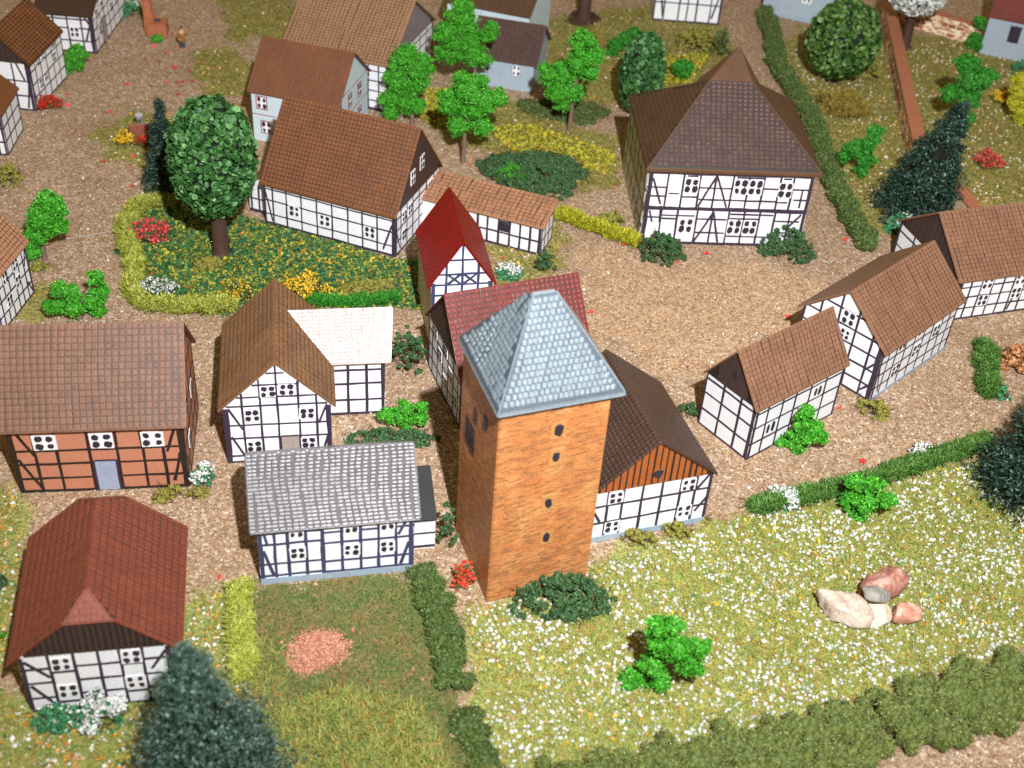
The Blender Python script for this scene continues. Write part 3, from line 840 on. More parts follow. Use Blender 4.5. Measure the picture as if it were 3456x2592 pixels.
h = House('edge_clay_house', 'white timbered house with clay-brown roof cut off by the right picture edge', 'house', 35.57, 87.38, .3376, 12.0, 9.58, 3.95, 7.5, 'x', .12, .3, .1, WHITE, R_CLAY, INKR, hid=16)
h.tiles(0, 34, 17, .16, .05, .025, lim=300, wob=.3)
h.boards('L', BOARD, 3.6, 14, INKD, .09)
h.frame('L', V=[.25, .5, .75], H=[.4, .75], wd=.14, zc=3.55)
h.frame('F', V=[.085, .17, .26, .345, .43, .52, .61, .7, .8, .9], H=[.28, .55, .8], D=[(.47, .5, .445, .08)], wd=.13, post=(.2, .2), sill=.16)
for u, v in ((.215, .92), (.475, .92), (.215, .42), (.475, .5), (.75, .45)): h.window('F', u, v, .9, .95, ps=.62)

# pale house with red window frames
h = House('pale_red_trim_house', 'pale grey house with red-outlined windows under a rounded brown roof', 'house', -26.31, 108.92, -.218, 8.44, 8.25, 5.15, 8.7, 'x', .15, .41, 0, PALEBLUE, roofmat('plain_rust_roof_paint', S(112, 70, 46), .55), INKR, hid=5)
h.tiles(0, 34, 24, .07, .06, .02, lim=0, wob=.3)
for u, v in ((.12, .78), (.16, .30), (.5, .78), (.5, .30), (.82, .78), (.82, .3)): h.window('F', u, v, .95, 1.15, frame=REDLINE, ps=.62)
h.strip('F', 0, .54 * 5.15, 8.44, .54 * 5.15, .08, 'string_course', REDLINE)
h.strip('R', 0, 1.0 * 5.15, 8.2, 1.0 * 5.15, .08, 'string_course', REDLINE)
h.strip('R', 0, .54 * 5.15, 8.2, .54 * 5.15, .08, 'string_course', REDLINE)
for u, v in ((.1, .78), (.42, .78), (.72, .78), (.1, .3), (.42, .3), (.72, .3)): h.window('R', u, v, .8, 1.25, frame=REDLINE, ps=.6)

# tan roofed house behind it
h = House('tan_roof_house', 'white timbered house with broad tan tiled roof rising out of frame', 'house', -25.02, 119.32, -.276, 11.0, 12.1, 5.29, 9.6, 'x', .25, .46, .1, WHITE, R_TAN, INKR, hid=7)
h.tiles(0, 30, 24, .13, .1, .04, lim=0, wob=.3)
h.frame('F', V=[.1, .2, .3, .4, .5, .6, .7, .81, .91], H=[.2, .4, .6, .8], wd=.12, post=(.2, .2), sill=.3)
h.boards('R', BOARDG, 5.0, 16, BOARD, .03)
h.frame('R', V=[.14, .28, .42, .56, .7, .85], H=[.22, .44, .66, .85], wd=.11, zc=4.95)

# blue-grey pair at the top
h = House('blue_grey_cottage', 'small blue-grey cottage with dark brown tiled roof and white windows', 'cottage', -6.56, 124.44, -.19, 6.45, 6.55, 3.43, 6.14, 'x', .29, .42, 0, BLUEGREY, R_DARKER, INKD, hid=9)
h.tiles(0, 32, 16, .12, .16, .05, lim=0, wob=.5)
for u in (.2, .72): h.window('F', u, .64, .8, 1.15, frame=PLINTH, ps=.5)
h = House('blue_grey_hall', 'pale blue-grey two-storey house behind the cottage, dark roof cut by the top edge', 'house', -10.01, 132.61, -.27, 9.23, 8.17, 5.58, 8.0, 'x', .3, .23, 0, PALEBLUE, R_UMBER2, INKD, hid=99)
h.tiles(0, 34, 16, .1, .1, .03, lim=0)
for u in (.15, .3, .5, .72): h.window('F', u, .62, .8, 1.5, ps=.45)

# houses in the upper left
h = House('grid_roof_house', 'white timbered house with dark roof ruled in orange lines and a grey door', 'house', -53.86, 111.63, -.07, 5.9, 7.74, 5.1, 8.0, 'y', .27, .28, 0, WHITE, roofmat('dark_grid_roof_paint', S(78, 50, 32), .55), paint('orange_grid_line', S(150, 88, 46), .15, .55), hid=1)
h.tiles(1, 15, 14, .13, .13, .015, lim=210, wob=.2)
h.boards('F', BOARD, 4.85, 12, INKD, .04)
h.frame('F', V=[.2, .45, .72], H=[.3, .6], D=[(.95, .5, .88, .05), (.8, .95, .9, .62)], wd=.14, post=(.2, .35), sill=.16, zc=4.8)
h.door('F', .5, 1.3, 2.4, TAUPE); h.window('F', .3, .82, .9, .9, ps=.62)
h.frame('R', V=[.17, .33, .5, .67, .83], H=[.25, .5, .76], D=[(.02, .45, .1, .05)], wd=.12, post=(.3, .16), sill=.16)
for u, v in ((.24, .84), (.41, .84), (.25, .4), (.41, .44), (.72, .62), (.74, .92)): h.window('R', u, v, .75, .9, ps=.6)

h = House('dark_roof_timber_house', 'white timbered house with dark roof and a taupe door in the upper left', 'house', -52.0, 124.77, -.012, 5.8, 10.6, 4.3, 7.4, 'x', .26, .25, 0, WHITE, roofmat('very_dark_roof_paint', S(66, 46, 32), .6), INKD, hid=2)
h.tiles(0, 24, 16, .1, .1, .02, lim=0)
h.frame('F', V=[.3, .55, .8], H=[.3, .62, .85], D=[(.95, .7, .85, .3), (.85, .97, .97, .68)], wd=.16, post=(.2, .34), sill=.2)
h.window('F', .66, .52, .95, 1.0, ps=.66)
h.frame('R', V=[.12, .24, .36, .5, .64, .8], H=[.3, .55, .8, 1.1], wd=.12, post=(.3, .2), sill=.16)
for u, v in ((.18, .42), (.14, .86), (.57, .62), (.72, .62), (.3, .9)): h.window('R', u, v, .8, 1.0, ps=.62)
h.door('R', .32, .9, 2.6, TAUPE)

h = House('edge_white_house', 'sliver of a white timbered wall at the upper left picture edge', 'house', -54.58, 101.98, .07, 7.0, 5.0, 4.45, 7.5, 'y', .3, .25, 0, WHITE, R_RUST, INKR, hid=3)
h.frame('R', V=[.3, .6], H=[.3, .6], wd=.14, post=(.2, .16)); h.frame('F', V=[.6, .75, .9], H=[.3, .6], wd=.14, post=(.2, .2))

h = House('tan_edge_house', 'white timbered house with tan roof at the left edge beside a green shrub', 'house', -43.6, 76.6, -.10, 4.9, 5.6, 4.75, 7.6, 'y', .2, .45, 0, WHITE, R_SHED, INKR, hid=4)
h.tiles(1, 18, 12, .13, .13, .03, lim=0)
h.frame('R', V=[.14, .28, .42, .58, .72, .86], H=[.24, .48, .72, .9], D=[(.98, .95, .88, .6), (.88, .3, .97, .05)], wd=.12, post=(.16, .2), sill=.14)
for u, v in ((.35, .36), (.65, .5), (.65, .82), (.35, .8)): h.window('R', u, v, .8, .9, ps=.62)
h.frame('F', V=[.25, .5, .75], H=[.3, .6], wd=.13)

# far row at the top edge
h = House('far_timber_house', 'white timbered house end with two windows at the top edge', 'house', 13.1, 144.6, .0, 7.9, 6.1, 5.4, 8.0, 'x', .29, .4, 0, WHITE, R_DARK, INKD, hid=21)
h.frame('F', V=[.16, .38, .5, .64, .84], H=[.42, .8], D=[(.06, .95, .15, .1), (.97, .8, .87, .12)], wd=.16, post=(.2, .24), sill=.22)
for u in (.27, .74): h.window('F', u, .66, 1.0, 1.3, ps=.6)
h = House('far_blue_house', 'blue-grey house at the top edge partly hidden by a round tree', 'house', 26.5, 149.2, -.36, 8.1, 6.1, 5.2, 8.0, 'x', .27, .21, 0, BLUEGREY, R_DARK, INKD, hid=22)
for u in (.28, .62): h.window('F', u, .6, 1.0, 1.6, ps=.42)
h.plinth('F', .5, PLINTH)
h = House('red_roof_outhouse', 'blue-grey outhouse with wine-red roof and one dark window at the right edge', 'outhouse', 51.05, 142.2, -.35, 8.0, 6.0, 4.9, 8.2, 'x', .3, .1, 0, paint('flat_blue_grey_paint', S(150, 162, 176), .05, .55), R_WINE, INKR, hid=23)
h.tiles(0, 30, 14, .12, .14, .04, lim=0)
h.window('F', .39, .60, 1.15, 1.75, 1, 1, pad=PANE, ps=.8)

# ------------------------------------------------------------------ stone tower
def tower():
    m, nt, b = new_mat('tower_stone_paint')
    p = objco(nt)
    base = noise(nt, .35, 4, .6, p)
    c = ramp(nt, base, [(.3, S(176, 100, 44)), (.5, S(200, 126, 66)), (.72, S(224, 162, 100))])
    red = noise(nt, .6, 3, .6, scaled(nt, p, (1, 1, 2.2)))
    c = mixc(nt, ramp(nt, red, [(.45, (0, 0, 0)), (.7, (.75, .75, .75))]), c, S(190, 92, 34))
    rot = nt.nodes.new('ShaderNodeMapping'); rot.inputs['Rotation'].default_value = (0.12, 0.12, 0); nt.links.new(p, rot.inputs['Vector'])
    st = noise(nt, 1.0, 3, .6, scaled(nt, rot.outputs['Vector'], (1.5, 1.5, 8.0)), .7)
    c = mixc(nt, ramp(nt, st, [(.46, (0, 0, 0)), (.60, (.85, .85, .85))]), c, S(108, 60, 28))
    g = noise(nt, 9, 3, .7, p)
    c = mixc(nt, .22, c, ramp(nt, g, [(.35, S(120, 70, 30)), (.65, S(250, 200, 150))]))
    nt.links.new(c, b.inputs['Base Color']); b.inputs['Roughness'].default_value = .55
    bump(nt, b, st, .25, .06)
    h = House('stone_tower', 'tall orange-brown stone tower with grey slate pyramid roof and narrow windows', 'tower', -.53, 53.0, .3787, 6.59, 6.58, 14.97, 20.7, 'x', custom=True, roof=R_SLATE, ink=INKS, hid=50)
    V, F = box_vf(0, 0, 0, 6.59, 6.58, 15.3)
    h.wall = obj('wall', bevel_me(mesh('wall', V, F, [m]), .07, 2), h.root)
    ze = 15.5
    E_ = [(-.3, -.45, ze), (7.3, -.45, ze), (7.3, 6.95, ze), (-.3, 6.95, ze)]
    R0, R1 = (2.6, 3.2, 20.7), (3.95, 3.2, 20.7)
    V = E_ + [R0, R1] + [(x, y, z - .2) for x, y, z in E_]
    F = [(0, 1, 5, 4), (1, 2, 5), (2, 3, 4, 5), (3, 0, 4), (0, 6, 7, 1), (1, 7, 8, 2), (2, 8, 9, 3), (3, 9, 6, 0), (6, 9, 8, 7)]
    h.roof = obj('roof', bevel_me(mesh('roof', V, F, [R_SLATE]), .2, 3), h.root)
    o = Vector(E_[0]); u = Vector(E_[1])
    h.tiles(0, 24, 18, .17, .07, .07, lim=200, tri=(E_[0], E_[1], (-.3, 3.2, 20.7)), wob=.5, skew=.40, poly=[(.01, .01), (.99, .01), (.565, .98), (.39, .98)])
    h.tiles(0, 20, 18, .10, .17, .07, lim=300, tri=(E_[3], E_[0], (2.6, 6.95, 20.7)), wob=1.3, poly=[(.01, .01), (.99, .01), (.53, .98), (.47, .98)])
    BEIGE = paint('beige_window_surround', S(184, 130, 76), .2, .6)
    for u, v, ww, hh in ((.54, .89, .85, 1.15), (.545, .755, .85, 1.15), (.52, .515, .85, 1.2), (.53, .325, .75, 1.05)):
        h.window('F', u, v, ww, hh, 1, 1, pad=BEIGE, ps=.55)
    SLOT = paint('dark_louvre_paint', S(70, 50, 40), .2, .6)
    for u, v, ww, hh in ((.30, .66, 1.5, 1.9),):
        h.window('L', u, v, ww, hh, 6, 1, pad=SLOT, ps=.5)
    for u, v in ((.42, .80), (.68, .86)): h.window('L', u, v, .5, .9, 1, 1, pad=PANE, ps=.6)
tower()

# ------------------------------------------------------------------ foliage kit
def leafmat(name, cols, rough=.6, trans=0.15):
    """cols: list of (position, colour) over the per-leaf random value."""
    m, nt, b = new_mat(name)
    a = nd(nt, 'ShaderNodeAttribute', attribute_name='shade')
    c = ramp(nt, a.outputs['Fac'], cols)
    g = noise(nt, 3.0, 3, .6, pos(nt))
    c = mixc(nt, .7, c, ramp(nt, g, [(.3, (.62, .62, .62)), (.7, (1, 1, 1))]), 'MULTIPLY')
    nt.links.new(c, b.inputs['Base Color'])
    b.inputs['Roughness'].default_value = rough
    b.inputs['Specular IOR Level'].default_value = .35
    if trans: b.inputs['Transmission Weight'].default_value = 0.0
    return m

def unit(v): return v / np.maximum(np.linalg.norm(v, axis=1, keepdims=True), 1e-9)

def frames(N, r):
    """two tangents for every direction."""
    t = unit(np.cross(N, r.normal(size=N.shape)))
    return t, np.cross(N, t)

class Heap:
    """collects foliage pieces as triangles or quads (all stored as quads)."""
    def __init__(s): s.V = []; s.F = []; s.S = []; s.M = []; s.n = 0
    def add(s, V, F, S_, mi=0):
        s.V.append(V); s.F.append(F + s.n); s.S.append(S_); s.M.append(np.full(len(F), mi, np.int32)); s.n += len(V)
    def me(s, name, mats, smooth=False):
        F = np.concatenate(s.F)
        return mesh_np(name, np.concatenate(s.V), F, mats, np.concatenate(s.S), np.concatenate(s.M), smooth)

def flakes(hp, P, N, size, r, spread=.8, aspect=.7, fold=.25, mi=0, lo=0., hi=1.):
    """small folded leaf flakes facing roughly along N."""
    n = len(P)
    D = unit(N + r.normal(size=N.shape) * spread)
    t, b = frames(D, r)
    sz = size * r.uniform(.6, 1.35, (n, 1))
    a = P - t * sz * .5; c = P + t * sz * .5
    l = P + b * sz * aspect * .5 + D * sz * fold; q = P - b * sz * aspect * .5 + D * sz * fold
    V = np.stack([a, l, c, q], 1).reshape(-1, 3)
    F = (np.arange(n)[:, None] * 4 + np.array([[0, 1, 2, 3]]))
    # split along the fold
    F = np.concatenate([np.stack([F[:, 0], F[:, 1], F[:, 2], F[:, 2]], 1), np.stack([F[:, 0], F[:, 2], F[:, 3], F[:, 3]], 1)])
    F = F[:, :3]
    S_ = np.repeat(r.uniform(lo, hi, n), 4)
    hp.add(V, F.astype(np.int32), S_, mi)

def cups(hp, P, N, size, r, spread=.4, mi=0, lo=0., hi=1.):
    """broad cupped leaves, six-sided."""
    n = len(P)
    D = unit(N + r.normal(size=N.shape) * spread); t, b = frames(D, r)
    sz = size * r.uniform(.6, 1.3, (n, 1))
    vs = [P - D * sz * .12]
    for k in range(6):
        a = k * math.pi / 3
        rr = sz * .5 * r.uniform(.75, 1.15, (n, 1))
        vs.append(P + t * rr * math.cos(a) + b * rr * math.sin(a) + D * sz * r.uniform(-.06, .10, (n, 1)))
    V = np.stack(vs, 1).reshape(-1, 3)
    base = np.arange(n)[:, None] * 7
    F = np.concatenate([base + np.array([[0, k + 1, (k + 1) % 6 + 1]]) for k in range(6)])
    hp.add(V, F.astype(np.int32), np.repeat(r.uniform(lo, hi, n), 7), mi)

def blades(hp, P, D, length, width, r, mi=0, lo=0., hi=1.):
    """thin pointed needles or grass fibres."""
    n = len(P)
    t, b = frames(D, r)
    L = length * r.uniform(.5, 1.3, (n, 1))
    V = np.stack([P - t * width * .5, P + t * width * .5, P + D * L + b * L * .15], 1).reshape(-1, 3)
    F = np.arange(n)[:, None] * 3 + np.array([[0, 1, 2]])
    hp.add(V, F.astype(np.int32), np.repeat(r.uniform(lo, hi, n), 3), mi)

def fibres(hp, P, length, width, r, lift=.35, mi=0, lo=0., hi=1., bend=.35):
    """bent fibre: two quads in four triangles."""
    n = len(P)
    a = r.uniform(0, 2 * math.pi, n)
    D = np.stack([np.cos(a), np.sin(a), r.uniform(-.1, lift * 2, n)], 1); D = unit(D)
    t = np.stack([-D[:, 1], D[:, 0], np.zeros(n)], 1); t = unit(t) * width * .5
    L = length * r.uniform(.5, 1.3, (n, 1))
    mid = P + D * L * .5 + r.normal(size=(n, 3)) * L * bend * .3
    mid[:, 2] = np.maximum(mid[:, 2], P[:, 2] * .5)
    end = P + D * L
    V = np.stack([P - t, P + t, mid - t, mid + t, end], 1).reshape(-1, 3)
    k = np.arange(n)[:, None] * 5
    F = np.concatenate([k + np.array([[0, 1, 3]]), k + np.array([[0, 3, 2]]), k + np.array([[2, 3, 4]])])
    hp.add(V, F.astype(np.int32), np.repeat(r.uniform(lo, hi, n), 5), mi)

_ico = {}
def ico(sub):
    if sub not in _ico:
        bm = bmesh.new(); bmesh.ops.create_icosphere(bm, subdivisions=sub, radius=1.0)
        _ico[sub] = (np.array([v.co[:] for v in bm.verts]), np.array([[v.index for v in f.verts] for f in bm.faces]))
        bm.free()
    return _ico[sub]

def beads(hp, P, size, r, mi=0, lo=0., hi=1., sub=1):
    bv, bf = ico(sub)
    n = len(P)
    sz = size * r.uniform(.6, 1.4, n)
    V = bv[None] * sz[:, None, None] * r.uniform(.7, 1.2, (n, 1, 3)) + P[:, None, :]
    F = bf[None] + (np.arange(n) * len(bv))[:, None, None]
    hp.add(V.reshape(-1, 3), F.reshape(-1, 3).astype(np.int32), np.repeat(r.uniform(lo, hi, n), len(bv)), mi)

def lumps(hp, lobes, r, k=.86, mi=0, shade=.15, amp=.18):
    """dense inner body of a foam crown."""
    bv, bf = ico(3)
    for (x, y, z, rx, ry, rz) in lobes:
        ph = r.uniform(0, 6, 3)
        d = 1 + amp * (np.sin(bv[:, 0] * 5 + ph[0]) * np.sin(bv[:, 1] * 5 + ph[1]) + .6 * np.sin(bv[:, 2] * 8 + ph[2]))
        V = bv * d[:, None] * np.array([rx, ry, rz]) * k + np.array([x, y, z])
        V[:, 2] = np.maximum(V[:, 2], .01)
        hp.add(V, bf.astype(np.int32), np.full(len(V), shade), mi)

def on_lobes(lobes, dens, r, depth=.12, prune=True, fuzz=.12):
    """points and outward normals over the outside of a union of ellipsoids."""
    PP = []; NN = []
    L = np.array(lobes, float)
    for i, (x, y, z, rx, ry, rz) in enumerate(lobes):
        n = int(dens * 4 * math.pi * ((rx * ry) ** 1.6 + (rx * rz) ** 1.6 + (ry * rz) ** 1.6) ** (1 / 1.6) / 3 ** (1 / 1.6))
        d = unit(r.normal(size=(n, 3)))
        ph = r.uniform(0, 6, 3)
        rad = 1 + .10 * np.sin(d[:, 0] * 6 + ph[0]) * np.sin(d[:, 1] * 6 + ph[1]) + .06 * np.sin(d[:, 2] * 9 + ph[2]) - r.uniform(0, depth, n) + fuzz * r.uniform(0, 1, n) ** 3 * (.5 + .5 * np.sin(d[:, 0] * 11 + ph[1]) * np.sin(d[:, 2] * 9 + ph[0]))
        p = d * rad[:, None] * np.array([rx, ry, rz]) + np.array([x, y, z])
        nn = unit(d / np.array([rx, ry, rz]))
        keep = p[:, 2] > .02
        for j, (a, b, c, e, f2, g) in enumerate(lobes if prune else []):
            if j != i: keep &= (((p - np.array([a, b, c])) / (np.array([e, f2, g]) * .84)) ** 2).sum(1) > 1
        PP.append(p[keep]); NN.append(nn[keep])
    return np.concatenate(PP), np.concatenate(NN)

BARK = paint('dark_bark', S(66, 46, 36), .25, .7, .3, 8, .5)
BARKG = paint('grey_brown_bark', S(120, 96, 84), .2, .7, .3, 8, .5)
GREEN = leafmat('bright_foam_green', [(0, S(34, 108, 10)), (.35, S(56, 148, 22)), (.7, S(84, 182, 42)), (1, S(134, 218, 90))])
GREEND = leafmat('mid_foam_green', [(0, S(26, 90, 18)), (.5, S(48, 142, 32)), (1, S(98, 184, 70))])
DARKG = leafmat('dull_dark_green', [(0, S(36, 60, 30)), (.4, S(58, 96, 52)), (.75, S(84, 126, 76)), (1, S(120, 158, 110))])
MOSS = leafmat('moss_dark_green', [(0, S(50, 66, 28)), (.4, S(80, 104, 46)), (.8, S(112, 134, 66)), (1, S(144, 158, 96))])
OLIVE = leafmat('olive_moss', [(0, S(106, 104, 34)), (.5, S(158, 152, 64)), (1, S(194, 188, 102))])
LIME = leafmat('lime_fibre', [(0, S(118, 124, 30)), (.5, S(176, 182, 66)), (1, S(214, 216, 118))])
YELGRN = leafmat('yellow_green_fibre', [(0, S(128, 130, 10)), (.5, S(188, 188, 34)), (1, S(226, 222, 80))])
CONIF = leafmat('blue_black_needle', [(0, S(14, 32, 26)), (.5, S(36, 64, 50)), (.85, S(62, 92, 74)), (1, S(120, 142, 126))], .45)
LEAF = leafmat('deep_leaf_green', [(0, S(34, 74, 32)), (.4, S(56, 102, 48)), (.8, S(80, 130, 68)), (1, S(116, 164, 100))], .5)
LEAFO = leafmat('olive_leaf_green', [(0, S(34, 64, 20)), (.4, S(66, 106, 40)), (.8, S(102, 138, 64)), (1, S(140, 168, 98))], .5)
SHADOWG = leafmat('shade_core_black_green', [(0, S(10, 18, 10)), (1, S(20, 34, 18))], .8)  # near-black colour standing in for the shade between leaves
WHITEF = leafmat('white_blossom', [(0, S(170, 174, 164)), (.5, S(214, 216, 210)), (1, S(246, 246, 244))])
SEAG = leafmat('sea_green_foam', [(0, S(28, 92, 50)), (.5, S(66, 146, 92)), (1, S(128, 188, 146))])
REDF = leafmat('red_blossom', [(0, S(150, 12, 14)), (.5, S(208, 30, 24)), (1, S(236, 74, 58))])
CORAL = leafmat('coral_blossom', [(0, S(176, 30, 40)), (.5, S(222, 60, 66)), (1, S(242, 112, 112))])
YELF = leafmat('yellow_blossom', [(0, S(190, 130, 8)), (.5, S(232, 184, 22)), (1, S(250, 220, 70))])
RUSTF = leafmat('rust_leaf', [(0, S(150, 92, 50)), (.5, S(198, 138, 90)), (1, S(226, 176, 128))])

HEDGEM = leafmat('mixed_hedge_green', [(0, S(34, 66, 52)), (.12, S(56, 86, 52)), (.22, S(104, 116, 52)), (.8, S(140, 148, 76)), (1, S(176, 180, 118))])
PATHG = leafmat('grass_hedge_green', [(0, S(36, 70, 22)), (.5, S(74, 122, 42)), (1, S(124, 166, 78))])
TWIG = leafmat('brown_twig', [(0, S(40, 28, 14)), (1, S(96, 72, 36))], .8)
def trunk_me(pts, rad, sides=9, mat=BARK, flare=0.0):
    V = []; F = []
    for i, (p, q) in enumerate(zip(pts, rad)):
        for k in range(sides):
            a = 2 * math.pi * k / sides
            rr = q * (.9 + .2 * pseudo(k * 3 + i)) * (1 + (flare * (.6 + .8 * pseudo(k)) if i == 0 else 0))
            V.append((p[0] + rr * math.cos(a), p[1] + rr * math.sin(a), p[2]))
    for i in range(len(pts) - 1):
        for k in range(sides):
            k2 = (k + 1) % sides
            F.append((i * sides + k, i * sides + k2, (i + 1) * sides + k2, (i + 1) * sides + k))
    F.append(tuple(range((len(pts) - 1) * sides, len(pts) * sides)))
    return mesh('trunk', V, F, [mat], True)

_seed = [100]
def rg():
    _seed[0] += 1
    return np.random.default_rng(_seed[0])

def foam_tree(name, label, x, y, lobes, group=None, mat=None, size=.15, dens=120, trunk=True, cat='tree', tr=.16):
    """sponge-foliage tree: bark stem with limbs into clumps."""
    r = rg(); mat = mat or GREEN
    t = thing(name, label, cat, (x, y, 0), 0, group)
    L3 = []
    for (dx, dy, dz, q) in lobes:
        L3.append((dx, dy + r.uniform(-.3, .3) * q, max(dz, q * .5), q * r.uniform(.95, 1.1), q * r.uniform(.8, 1.0), q * r.uniform(.85, 1.0)))
        L3[-1] = (L3[-1][0], L3[-1][1], L3[-1][2], q * .74, q * .7, q * .74)
        for _ in range(10):
            d = unit(r.normal(size=(1, 3)))[0] * q * r.uniform(.55, .95); k = r.uniform(.2, .4) * q
            if dz + d[2] > k * .5: L3.append((dx + d[0] * 1.05, dy + d[1] * .8, dz + d[2], k * r.uniform(.8, 1.5), k, k * r.uniform(.6, 1.0)))
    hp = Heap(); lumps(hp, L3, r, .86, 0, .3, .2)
    P, N = on_lobes(L3, dens, r, .25, fuzz=.75)
    flakes(hp, P, N, size * 1.25, r, 1.4, .6, .3)
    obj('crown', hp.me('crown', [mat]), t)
    if trunk:
        top = max(lobes, key=lambda q: q[2])
        pts = [(0, 0, -.02), (.08, 0, top[2] * .3), (top[0] * .4, top[1] * .4, top[2] * .65), (top[0], top[1], top[2])]
        tk = obj('trunk', trunk_me(pts, [tr * 1.25, tr, tr * .8, tr * .3], mat=BARKG, flare=.35), t)
        for (dx, dy, dz, q) in lobes[1:4]:
            b0 = (0.05, 0, dz * .55)
            obj('limb', trunk_me([b0, (dx * .55, dy * .5, dz * .8), (dx, dy, dz)], [tr * .6, tr * .45, tr * .2], 6, BARKG), t)
    return t

def bush(name, label, bb, mat, group=None, size=.18, dens=70, k=6, kind='flake', cat='shrub', extra=None, extra_n=0, extra_size=.2, core=.2, second=None, curl=.5):
    """low clump; bb = centre x, y, half width, half depth, height."""
    x, y, rx, ry, hh = bb
    r = rg()
    t = thing(name, label, cat, (x, y, 0), math.atan2(x, y) * -1, group)
    n = int(min(420, max(34, 36.0 * rx * ry)))
    cr = min(.42, max(.15, .55 * math.sqrt(rx * ry * 6.0 / n)))
    L3 = []
    for i in range(n):
        a = r.uniform(0, 2 * math.pi); q = math.sqrt(r.uniform(0, 1)) * (.96 + .12 * math.sin(a * 3 + n) + .08 * math.sin(a * 5 + 1))
        top = hh * math.sqrt(max(.06, 1 - min(1, q) ** 2)) * r.uniform(.72, 1.08)
        k2 = cr * r.uniform(.6, 1.15)
        L3.append((math.cos(a) * rx * q * .92, math.sin(a) * ry * q * .92, k2 * .5 + max(0, top - k2 * 1.5) * math.sqrt(r.uniform(.02, 1)), k2 * 1.05, k2 * 1.05, k2 * .85))
    hp = Heap()
    tw = r.uniform(-1, 1, (int(40 * rx * ry) + 30, 3)); tw = tw[(tw[:, 0] ** 2 + tw[:, 1] ** 2) < 1] * np.array([rx * .95, ry * .95, 0])
    tw[:, 2] = r.uniform(.02, hh * .5, len(tw)); fibres(hp, tw, .6, .05, r, .9, mi=1)
    bv2 = ico(2)
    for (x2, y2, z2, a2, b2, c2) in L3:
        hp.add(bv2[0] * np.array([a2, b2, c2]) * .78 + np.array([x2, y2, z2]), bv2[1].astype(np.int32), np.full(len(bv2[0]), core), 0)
    P, N = on_lobes(L3, dens, r, .3, prune=False)
    if kind == 'flake': flakes(hp, P, N, size, r, 1.1)
    elif kind == 'fibre':
        fibres(hp, P + N * .03, size * 3.2, size * .35, r, .5, bend=curl * 2)
        flakes(hp, P[::2], N[::2], size * .8, r, 1.0)
    elif kind == 'blade':
        blades(hp, P, unit(N * .7 + np.array([0, 0, .6]) + r.normal(size=N.shape) * .35), size * 4, size * .3, r)
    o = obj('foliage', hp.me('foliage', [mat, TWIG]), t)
    if extra is not None and extra_n:
        h2 = Heap()
        up = N[:, 2] > -.1
        idx = r.choice(np.nonzero(up)[0], min(extra_n, up.sum()), replace=False)
        if second == 'patch':
            c = P[r.choice(idx, 3)]
            dd = np.min(np.linalg.norm(P[idx][:, None] - c[None], axis=2), axis=1)
            idx = idx[dd < rx * .45]
        Q = P[idx] + N[idx] * extra_size * r.uniform(.4, 1.6, (len(idx), 1)) + np.array([0, 0, .08])
        flakes(h2, Q, N[idx], extra_size * 1.25, r, .8, .8, .3)
        beads(h2, Q, extra_size * .4, r)
        obj('blossom', h2.me('blossom', [extra]), t)
    return t

def conifer(name, label, x, y, hh, rad, lean=(0, 0), mat=None, n=2600, size=.8, group=None, inner=True, pw=.8):
    r = rg(); mat = mat or CONIF
    t = thing(name, label, 'tree', (x, y, 0), 0, group)
    hp = Heap()
    nb = max(60, n // 26)
    zb = hh * (1 - np.sqrt(r.uniform(0.0, 1, nb))) * .95 + hh * .04
    ab = r.uniform(0, 2 * math.pi, nb)
    rb = rad * (1 - zb / hh) ** pw * r.uniform(.8, 1.08, nb)
    ntop = nb // 6; zb[:ntop] = hh * r.uniform(.72, 1.0, ntop); rb[:ntop] = rad * np.maximum(.03, 1 - zb[:ntop] / hh) ** pw * r.uniform(.5, 1.0, ntop)
    k = r.integers(0, nb, n)
    tt = r.uniform(.35, 1.0, n) ** .7
    sp = (.10 + .10 * tt) * (rb[k] * .55 + .25)
    aj = ab[k]
    P = np.stack([np.cos(aj) * rb[k] * tt, np.sin(aj) * rb[k] * tt, zb[k] - rb[k] * .18 * (tt ** 2) + .1], 1) + r.normal(size=(n, 3)) * sp[:, None] * np.array([1, 1, .7])
    P[:, 0] += lean[0] * P[:, 2] / hh; P[:, 1] += lean[1] * P[:, 2] / hh
    P[:, 2] = np.maximum(P[:, 2], .05)
    D = unit(np.stack([np.cos(aj), np.sin(aj), r.uniform(-.1, .6, n)], 1))
    shd = np.clip((tt - .35) / .65, 0, 1)
    flakes(hp, P, unit(D + np.array([0, 0, .6])), size * .5, r, .9, .6, .3, lo=0, hi=1)
    for _ in range(2):
        blades(hp, P + r.normal(size=P.shape) * .1, unit(D + r.normal(size=D.shape) * .6), size * .75, size * .11, r)
    obj('crown', hp.me('crown', [mat]), t)
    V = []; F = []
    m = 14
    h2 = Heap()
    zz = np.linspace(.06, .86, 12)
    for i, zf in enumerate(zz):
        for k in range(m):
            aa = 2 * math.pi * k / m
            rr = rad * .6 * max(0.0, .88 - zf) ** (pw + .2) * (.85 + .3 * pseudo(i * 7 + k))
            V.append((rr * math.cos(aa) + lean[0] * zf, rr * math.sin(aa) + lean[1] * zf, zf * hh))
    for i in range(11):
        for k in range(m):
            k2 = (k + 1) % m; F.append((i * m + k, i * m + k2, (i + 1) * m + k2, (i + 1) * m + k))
    obj('shade_core', mesh('shade_core', V, F, [SHADOWG]), t)  # closed dark hull painted as shade inside the crown
    obj('trunk', trunk_me([(0, 0, -.02), (lean[0] * .3, lean[1] * .3, hh * .3), (lean[0] * .75, lean[1] * .75, hh * .75)], [rad * .09 + .1, rad * .06 + .08, .03]), t)
    return t

